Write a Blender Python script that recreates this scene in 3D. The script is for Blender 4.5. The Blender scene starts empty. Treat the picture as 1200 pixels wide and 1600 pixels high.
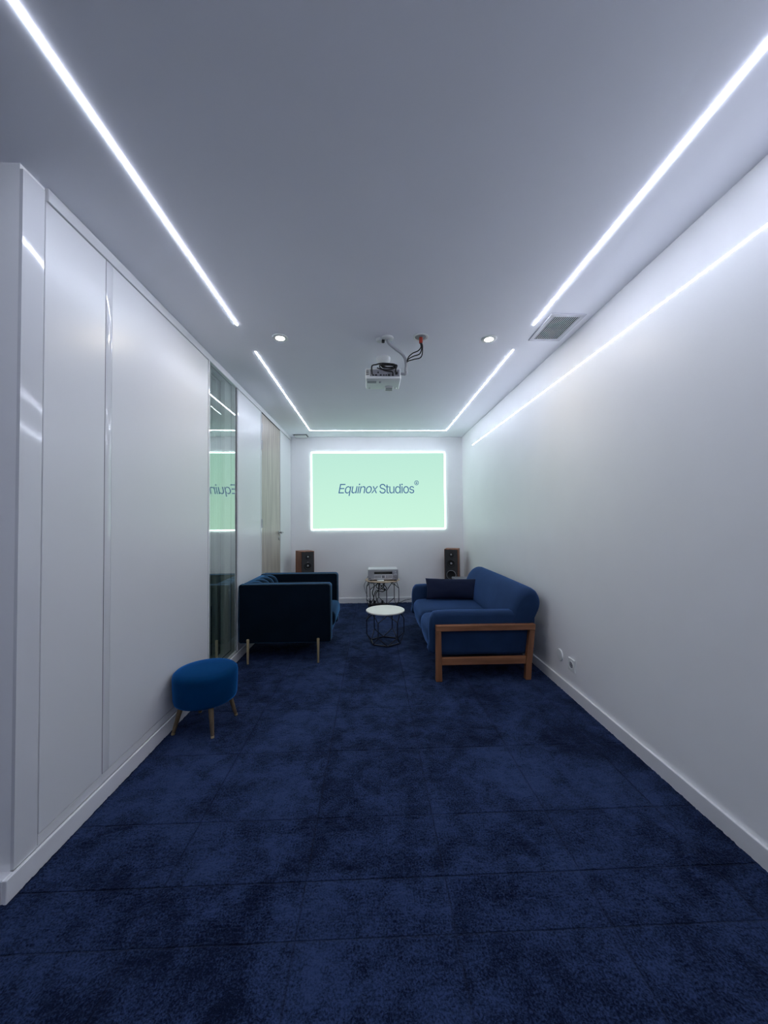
import bpy, bmesh, math, random
from mathutils import Vector, Matrix, noise

random.seed(7)
SC = bpy.context.scene
COL = SC.collection
R = math.radians

# ------------------------------------------------------------------ camera, world, exposure
XL, XR, H, D = -1.2675, 1.454, 2.622, 5.818        # left wall, right wall, ceiling, back wall
cam = bpy.data.cameras.new('camera')
cam_ob = bpy.data.objects.new('camera', cam)
COL.objects.link(cam_ob)
YAW, PITCH, ROLL, FPX = 0.0335, 0.0221, -0.0085, 573.33
_f = Vector((math.sin(YAW) * math.cos(PITCH), math.cos(YAW) * math.cos(PITCH), math.sin(PITCH)))
_r = Vector((math.cos(YAW), -math.sin(YAW), 0))
_u = _r.cross(_f)
_r2 = _r * math.cos(ROLL) + _u * math.sin(ROLL)
_u2 = -_r * math.sin(ROLL) + _u * math.cos(ROLL)
cam_ob.matrix_world = Matrix(((_r2.x, _u2.x, -_f.x, 0), (_r2.y, _u2.y, -_f.y, 0), (_r2.z, _u2.z, -_f.z, 1.30), (0, 0, 0, 1)))
cam.sensor_fit = 'VERTICAL'
cam.sensor_height = 24.0
cam.lens = FPX / 1600 * 24.0
cam.clip_start = 0.02
SC.camera = cam_ob

world = bpy.data.worlds.new('world')
SC.world = world
world.use_nodes = True
world.node_tree.nodes['Background'].inputs[0].default_value = (0.02, 0.025, 0.04, 1)
world.node_tree.nodes['Background'].inputs[1].default_value = 0.3

SC.view_settings.view_transform = 'Standard'
SC.view_settings.look = 'None'
SC.view_settings.gamma = 1.0
SC.view_settings.use_curve_mapping = False
SC.view_settings.exposure = 0.12
SC.cycles.diffuse_bounces = 10
SC.cycles.max_bounces = 14
SC.cycles.filter_width = 1.2

LED_COLOR = (0.77, 0.83, 1.0)
LED_POWER = 72.0
WALL_LED_POWER = 38.0
SCREEN_POWER = 0.93
SPOT_POWER = 340.0

# ------------------------------------------------------------------ materials
def srgb(r, g, b):
    def c(v):
        v /= 255.0
        return v / 12.92 if v <= 0.04045 else ((v + 0.055) / 1.055) ** 2.4
    return (c(r), c(g), c(b), 1.0)

def new_mat(name):
    m = bpy.data.materials.new(name)
    m.use_nodes = True
    nt = m.node_tree
    return m, nt, nt.nodes['Principled BSDF']

def noise_ramp(nt, scale, c0, c1, detail=3.0, stretch=None, lo=0.3, hi=0.7, coord='Object'):
    tc = nt.nodes.new('ShaderNodeTexCoord')
    src = tc.outputs[coord]
    if stretch:
        mp = nt.nodes.new('ShaderNodeMapping')
        mp.inputs['Scale'].default_value = stretch
        nt.links.new(src, mp.inputs[0])
        src = mp.outputs[0]
    n = nt.nodes.new('ShaderNodeTexNoise')
    n.inputs['Scale'].default_value = scale
    n.inputs['Detail'].default_value = detail
    nt.links.new(src, n.inputs['Vector'])
    rp = nt.nodes.new('ShaderNodeValToRGB')
    rp.color_ramp.elements[0].position = lo
    rp.color_ramp.elements[1].position = hi
    rp.color_ramp.elements[0].color = c0
    rp.color_ramp.elements[1].color = c1
    nt.links.new(n.outputs['Fac'], rp.inputs[0])
    return rp.outputs[0], n.outputs['Fac']

def add_bump(nt, b, height, strength, dist):
    bp = nt.nodes.new('ShaderNodeBump')
    bp.inputs['Strength'].default_value = strength
    bp.inputs['Distance'].default_value = dist
    nt.links.new(height, bp.inputs['Height'])
    nt.links.new(bp.outputs[0], b.inputs['Normal'])

def plain(name, col, rough=0.5, metal=0.0, var=0.06, scale=8.0, bump=0.0, spec=0.5, sheen=0.0, stretch=None, bscale=None):
    m, nt, b = new_mat(name)
    c0 = tuple(max(0, v * (1 - var)) for v in col[:3]) + (1,)
    c1 = tuple(min(1, v * (1 + var)) for v in col[:3]) + (1,)
    out, fac = noise_ramp(nt, scale, c0, c1, stretch=stretch)
    nt.links.new(out, b.inputs['Base Color'])
    b.inputs['Roughness'].default_value = rough
    b.inputs['Metallic'].default_value = metal
    b.inputs['Specular IOR Level'].default_value = spec
    if sheen:
        b.inputs['Sheen Weight'].default_value = sheen
        b.inputs['Sheen Roughness'].default_value = 0.35
        b.inputs['Sheen Tint'].default_value = tuple(min(1, v / max(col[:3]) * 0.8 + 0.04) for v in col[:3]) + (1,)
    if bump:
        _, f2 = noise_ramp(nt, bscale or scale * 20, c0, c1)
        add_bump(nt, b, f2, bump, 0.002)
    return m

def wood(name, c0, c1, axis='X', scale=6.0, rough=0.45):
    m, nt, b = new_mat(name)
    st = {'X': (0.12, 1, 1), 'Y': (1, 0.12, 1), 'Z': (1, 1, 0.12)}[axis]
    out, fac = noise_ramp(nt, scale * 4, c0, c1, detail=6, stretch=st, lo=0.35, hi=0.65)
    nt.links.new(out, b.inputs['Base Color'])
    b.inputs['Roughness'].default_value = rough
    add_bump(nt, b, fac, 0.15, 0.001)
    return m

def emit(name, col, power):
    m = bpy.data.materials.new(name)
    m.use_nodes = True
    nt = m.node_tree
    nt.nodes.remove(nt.nodes['Principled BSDF'])
    e = nt.nodes.new('ShaderNodeEmission')
    e.inputs[0].default_value = tuple(col[:3]) + (1,)
    e.inputs[1].default_value = power
    nt.links.new(e.outputs[0], nt.nodes['Material Output'].inputs[0])
    return m

def glass_mat(name, tint=(0.93, 0.97, 0.95), f0=0.48):
    m = bpy.data.materials.new(name)
    m.use_nodes = True
    nt = m.node_tree
    nt.nodes.remove(nt.nodes['Principled BSDF'])
    t = nt.nodes.new('ShaderNodeBsdfTransparent')
    t.inputs[0].default_value = tint + (1,)
    g = nt.nodes.new('ShaderNodeBsdfGlossy')
    g.inputs['Roughness'].default_value = 0.0
    g.inputs['Color'].default_value = (0.95, 1.0, 0.98, 1)
    geo = nt.nodes.new('ShaderNodeNewGeometry')
    dot = nt.nodes.new('ShaderNodeVectorMath')
    dot.operation = 'DOT_PRODUCT'
    nt.links.new(geo.outputs['Normal'], dot.inputs[0])
    nt.links.new(geo.outputs['Incoming'], dot.inputs[1])
    def mt(op, a, b_):
        n = nt.nodes.new('ShaderNodeMath')
        n.operation = op
        for i, v in enumerate((a, b_)):
            if isinstance(v, (int, float)):
                n.inputs[i].default_value = v
            elif v is not None:
                nt.links.new(v, n.inputs[i])
        return n.outputs[0]
    c = mt('ABSOLUTE', dot.outputs['Value'], 0)
    fr = mt('ADD', mt('MULTIPLY', mt('POWER', mt('SUBTRACT', 1.0, c), 5.0), 1.0 - f0), f0)   # Schlick, entry face of each pane
    fr = mt('MULTIPLY', fr, mt('SUBTRACT', 1.0, geo.outputs['Backfacing']))
    mx = nt.nodes.new('ShaderNodeMixShader')
    nt.links.new(fr, mx.inputs[0])
    nt.links.new(t.outputs[0], mx.inputs[1])
    nt.links.new(g.outputs[0], mx.inputs[2])
    nt.links.new(mx.outputs[0], nt.nodes['Material Output'].inputs[0])
    return m

def carpet_mat():
    m, nt, b = new_mat('blue_carpet')
    geo = nt.nodes.new('ShaderNodeNewGeometry')
    def nz(scale, detail, rough=0.5, dist=0.0):
        n = nt.nodes.new('ShaderNodeTexNoise')
        n.inputs['Scale'].default_value = scale
        n.inputs['Detail'].default_value = detail
        n.inputs['Roughness'].default_value = rough
        n.inputs['Distortion'].default_value = dist
        nt.links.new(geo.outputs['Position'], n.inputs['Vector'])
        return n.outputs['Fac']
    big, mid, fine = nz(1.7, 5, 0.62, 0.8), nz(9, 5, 0.7, 0.4), nz(150, 3, 0.7)
    info = nt.nodes.new('ShaderNodeObjectInfo')
    def math_(op, a, b_):
        n = nt.nodes.new('ShaderNodeMath')
        n.operation = op
        for i, v in enumerate((a, b_)):
            if isinstance(v, float):
                n.inputs[i].default_value = v
            else:
                nt.links.new(v, n.inputs[i])
        return n.outputs[0]
    s = math_('ADD', math_('MULTIPLY', big, 1.3), math_('MULTIPLY', mid, 1.35))
    s = math_('ADD', s, math_('MULTIPLY', fine, 1.9))
    s = math_('ADD', s, math_('MULTIPLY', info.outputs['Random'], 0.10))
    s = math_('SUBTRACT', s, 1.86)
    rp = nt.nodes.new('ShaderNodeValToRGB')
    rp.color_ramp.elements[0].position = 0.20
    rp.color_ramp.elements[1].position = 0.78
    rp.color_ramp.elements[0].color = (0.0018, 0.0050, 0.020, 1)
    rp.color_ramp.elements[1].color = (0.026, 0.046, 0.118, 1)
    nt.links.new(s, rp.inputs[0])
    nt.links.new(rp.outputs[0], b.inputs['Base Color'])
    b.inputs['Roughness'].default_value = 0.95
    b.inputs['Specular IOR Level'].default_value = 0.1
    b.inputs['Sheen Weight'].default_value = 0.06
    b.inputs['Sheen Roughness'].default_value = 0.5
    b.inputs['Sheen Tint'].default_value = (0.25, 0.4, 0.9, 1)
    add_bump(nt, b, math_('ADD', fine, math_('MULTIPLY', mid, 1.2)), 0.8, 0.006)
    return m

M = {}
M['wall'] = plain('white_wall_paint', (0.88, 0.88, 0.885, 1), 0.55, var=0.012, scale=3, bump=0.03, bscale=120)
M['wall_satin'] = plain('satin_white_wall_paint', (0.88, 0.88, 0.885, 1), 0.42, var=0.012, scale=3, bump=0.02, bscale=90)
M['ceiling'] = plain('ceiling_paint', (0.90, 0.905, 0.96, 1), 0.85, var=0.012, scale=2, bump=0.03, bscale=150)
M['panel'] = plain('white_lacquered_panel', (0.72, 0.72, 0.73, 1), 0.33, var=0.01, scale=2, spec=0.5)
M['gloss'] = plain('glossy_white_profile', (0.70, 0.70, 0.72, 1), 0.09, var=0.01, scale=2, spec=0.8)
M['skirting'] = plain('skirting_paint', (0.78, 0.78, 0.80, 1), 0.30, var=0.01, scale=3)
M['alu'] = plain('pale_aluminium', (0.62, 0.66, 0.66, 1), 0.25, 0.35, var=0.03)
M['frame'] = plain('grey_aluminium_frame', (0.66, 0.68, 0.65, 1), 0.35, 0.1, var=0.03)
M['dark_gap'] = plain('dark_gasket_and_gap_shade', (0.02, 0.022, 0.025, 1), 0.7)  # rubber gaskets; also painted shade in door, vent, diffuser and lid gaps
M['dark_joint'] = plain('grey_panel_joint', (0.14, 0.14, 0.16, 1), 0.7)
M['glass'] = glass_mat('clear_greenish_glass')
M['glass_rear'] = glass_mat('clear_rear_glass', f0=0.22)
M['carpet'] = carpet_mat()
M['subfloor'] = plain('grey_subfloor', (0.03, 0.04, 0.08, 1), 0.9)
M['door_wood'] = wood('pale_oak_veneer', srgb(158, 147, 137), srgb(182, 172, 160), 'Z', 4.0, 0.4)
M['steel'] = plain('brushed_steel', (0.45, 0.46, 0.48, 1), 0.3, 0.9, var=0.05)
M['velvet_arm'] = plain('dark_teal_velvet', (0.0016, 0.0055, 0.0115, 1), 0.8, sheen=0.9, var=0.2, scale=5, bump=0.15, bscale=300, spec=0.05)
M['piping'] = plain('teal_velvet_piping', (0.03, 0.055, 0.085, 1), 0.6, sheen=0.5, var=0.1, spec=0.3)
M['velvet_stool'] = plain('royal_blue_velvet', (0.0006, 0.030, 0.098, 1), 0.75, sheen=0.9, var=0.15, scale=5, bump=0.12, bscale=300, spec=0.03)
M['sofa'] = plain('navy_sofa_cloth', (0.014, 0.034, 0.088, 1), 0.9, sheen=0.55, var=0.12, scale=6, bump=0.25, bscale=260, spec=0.08)
M['pillow'] = plain('dark_navy_cushion_cloth', (0.007, 0.012, 0.036, 1), 0.9, sheen=0.1, var=0.12, scale=6, bump=0.25, bscale=260, spec=0.2)
M['oak_x'] = wood('warm_oak_along_rail', srgb(114, 72, 46), srgb(146, 98, 66), 'X', 6)
M['oak_z'] = wood('warm_oak_along_leg', srgb(110, 69, 44), srgb(144, 96, 64), 'Z', 6)
M['brass'] = plain('brushed_brass', (0.55, 0.43, 0.24, 1), 0.35, 0.6, var=0.08)
M['leg_wood'] = wood('brown_stool_leg', srgb(86, 72, 54), srgb(116, 98, 74), 'Z', 8)
M['black_wire'] = plain('black_powder_coat', (0.012, 0.014, 0.03, 1), 0.4, var=0.1)
M['cream_top'] = plain('cream_tabletop', (0.82, 0.80, 0.72, 1), 0.4, var=0.02)
M['wood_top'] = wood('pale_wood_tabletop', srgb(170, 146, 122), srgb(206, 186, 160), 'X', 6)
M['black'] = plain('black_plastic', (0.012, 0.012, 0.014, 1), 0.45)
M['baffle'] = plain('black_baffle', (0.026, 0.026, 0.029, 1), 0.6)
M['cone'] = plain('black_rubber_cone', (0.006, 0.006, 0.007, 1), 0.45)
M['dust_cap'] = plain('grey_driver_cap', (0.32, 0.32, 0.33, 1), 0.35, 0.3)
M['speaker_wood'] = wood('reddish_walnut_veneer', srgb(96, 52, 30), srgb(142, 84, 50), 'Z', 6)
M['silver'] = plain('silver_faceplate', (0.46, 0.46, 0.48, 1), 0.35, 0.5, var=0.03)
M['silver_light'] = plain('light_silver_panel', (0.66, 0.66, 0.68, 1), 0.4, 0.3, var=0.03)
M['button'] = plain('dark_grey_button', (0.16, 0.16, 0.18, 1), 0.5)
M['display'] = plain('black_display_glass', (0.003, 0.003, 0.004, 1), 0.1)
M['white_plastic'] = plain('white_plastic', (0.78, 0.80, 0.79, 1), 0.35, var=0.01)
M['grey_plastic'] = plain('grey_plastic', (0.30, 0.30, 0.33, 1), 0.5)
M['conduit'] = plain('grey_conduit', (0.42, 0.43, 0.46, 1), 0.5)
M['red_plug'] = plain('red_connector', (0.45, 0.05, 0.03, 1), 0.5)
M['vent'] = plain('vent_lacquer', (0.60, 0.60, 0.66, 1), 0.45, var=0.02)
M['charcoal'] = plain('charcoal_box', (0.045, 0.047, 0.055, 1), 0.45)
M['charcoal_top'] = plain('grey_box_top', (0.14, 0.14, 0.16, 1), 0.35)
M['led'] = emit('led_strip_light', LED_COLOR, LED_POWER)
M['wall_led'] = emit('wall_strip_light', LED_COLOR, WALL_LED_POWER)
M['spot'] = emit('warm_spot_light', (1.0, 0.90, 0.74), SPOT_POWER)
M['screen_border'] = emit('screen_border_light', (0.78, 1.0, 0.96), 5.5 * SCREEN_POWER)
M['lettering'] = emit('blue_letters', srgb(78, 112, 150), 1.0)

def screen_mat():
    m = emit('projected_mint_picture', (0.5, 0.86, 0.70), SCREEN_POWER)
    nt = m.node_tree
    e = [n for n in nt.nodes if n.type == 'EMISSION'][0]
    tc = nt.nodes.new('ShaderNodeTexCoord')
    sp = nt.nodes.new('ShaderNodeSeparateXYZ')
    nt.links.new(tc.outputs['Generated'], sp.inputs[0])
    rp = nt.nodes.new('ShaderNodeValToRGB')
    rp.color_ramp.elements[0].color = srgb(202, 245, 222)
    rp.color_ramp.elements[1].color = srgb(188, 234, 217)
    nt.links.new(sp.outputs[2], rp.inputs[0])
    nt.links.new(rp.outputs[0], e.inputs[0])
    return m
M['screen'] = screen_mat()

# ------------------------------------------------------------------ mesh helpers
def obj(name, bm, mat, parent=None, smooth=False, angle=None):
    me = bpy.data.meshes.new(name)
    bmesh.ops.recalc_face_normals(bm, faces=bm.faces)
    bm.to_mesh(me)
    bm.free()
    if smooth:
        for p in me.polygons:
            p.use_smooth = True
        if angle is not None:
            me.set_sharp_from_angle(angle=R(angle))
    me.materials.append(M[mat])
    o = bpy.data.objects.new(name, me)
    COL.objects.link(o)
    if parent is not None:
        o.parent = parent
        o.matrix_parent_inverse = world_of(parent).inverted()
    return o

def world_of(o):
    m = o.matrix_parent_inverse @ o.matrix_basis if o.parent else o.matrix_basis.copy()
    return world_of(o.parent) @ m if o.parent else m

def tag(o, label, cat, group=None, kind=None):
    o['label'] = label
    o['category'] = cat
    if group:
        o['group'] = group
    if kind:
        o['kind'] = kind
    return o

def thing(name, label, cat, loc=(0, 0, 0), group=None, kind=None):
    o = bpy.data.objects.new(name, None)
    o.empty_display_size = 0.05
    o.location = loc
    COL.objects.link(o)
    return tag(o, label, cat, group, kind)

def copy_tree(o, parent=None):
    c = o.copy()
    COL.objects.link(c)
    if parent is not None:
        c.parent = parent
    for ch in list(o.children):
        copy_tree(ch, c)
    return c

def box(bm, x0, x1, y0, y1, z0, z1, r=0.0, seg=2):
    m = Matrix.Translation(((x0 + x1) / 2, (y0 + y1) / 2, (z0 + z1) / 2)) @ Matrix.Diagonal((abs(x1 - x0), abs(y1 - y0), abs(z1 - z0), 1))
    g = bmesh.ops.create_cube(bm, size=1.0, matrix=m)
    if r > 0:
        vs = set(g['verts'])
        es = [e for e in bm.edges if e.verts[0] in vs and e.verts[1] in vs]
        bmesh.ops.bevel(bm, geom=es, offset=r, segments=seg, profile=0.5, affect='EDGES')
    return bm

def B(x0, x1, y0, y1, z0, z1, r=0.0, seg=2):
    return box(bmesh.new(), x0, x1, y0, y1, z0, z1, r, seg)

def tube(bm, pts, rad, n=8, closed=False):
    pts = [Vector(p) for p in pts]
    N = len(pts)
    rings = []
    prev = None
    for i, p in enumerate(pts):
        a = pts[(i - 1) % N] if (closed or i > 0) else p
        b = pts[(i + 1) % N] if (closed or i < N - 1) else p
        t = (b - a).normalized()
        if prev is None:
            ref = Vector((0, 0, 1)) if abs(t.z) < 0.9 else Vector((1, 0, 0))
            s = t.cross(ref).normalized()
        else:
            s = (prev - t * prev.dot(t)).normalized()
        prev = s
        u = t.cross(s)
        rr = rad[i] if isinstance(rad, (list, tuple)) else rad
        rings.append([bm.verts.new(p + (s * math.cos(2 * math.pi * k / n) + u * math.sin(2 * math.pi * k / n)) * rr) for k in range(n)])
    for i in range(N if closed else N - 1):
        r0, r1 = rings[i], rings[(i + 1) % N]
        for k in range(n):
            bm.faces.new((r0[k], r0[(k + 1) % n], r1[(k + 1) % n], r1[k]))
    if not closed:
        bm.faces.new(rings[0])
        bm.faces.new(rings[-1])
    return bm

def smooth_path(pts, sub=6, closed=False):
    pts = [Vector(p) for p in pts]
    n = len(pts)
    out = []
    for i in range(n if closed else n - 1):
        if closed:
            p0, p1, p2, p3 = pts[(i - 1) % n], pts[i], pts[(i + 1) % n], pts[(i + 2) % n]
        else:
            p0, p1, p2, p3 = pts[max(i - 1, 0)], pts[i], pts[i + 1], pts[min(i + 2, n - 1)]
        for k in range(sub):
            t = k / sub
            out.append(0.5 * ((2 * p1) + (p2 - p0) * t + (2 * p0 - 5 * p1 + 4 * p2 - p3) * t * t + (3 * p1 - p0 - 3 * p2 + p3) * t ** 3))
    if not closed:
        out.append(pts[-1])
    return out

def loft(bm, rings, caps=True):
    vr = [[bm.verts.new(p) for p in ring] for ring in rings]
    n = len(vr[0])
    for a, b in zip(vr, vr[1:]):
        for k in range(n):
            bm.faces.new((a[k], a[(k + 1) % n], b[(k + 1) % n], b[k]))
    if caps:
        bm.faces.new(vr[0])
        bm.faces.new(vr[-1])
    return bm

def lathe(bm, prof, center=(0, 0, 0), n=32, axis='Z'):
    c = Vector(center)
    rings = []
    for r, h in prof:
        ring = []
        for k in range(n):
            a = 2 * math.pi * k / n
            p = Vector((r * math.cos(a), r * math.sin(a), h))
            if axis == 'Y':
                p = Vector((p.x, -p.z, p.y))       # profile height runs towards -Y
            elif axis == 'X':
                p = Vector((-p.z, p.x, p.y))       # towards -X
            ring.append(p + c)
        rings.append(ring)
    return loft(bm, rings)

def disc_lathe(prof, center, n=32, axis='Z'):
    return lathe(bmesh.new(), prof, center, n, axis)

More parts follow.
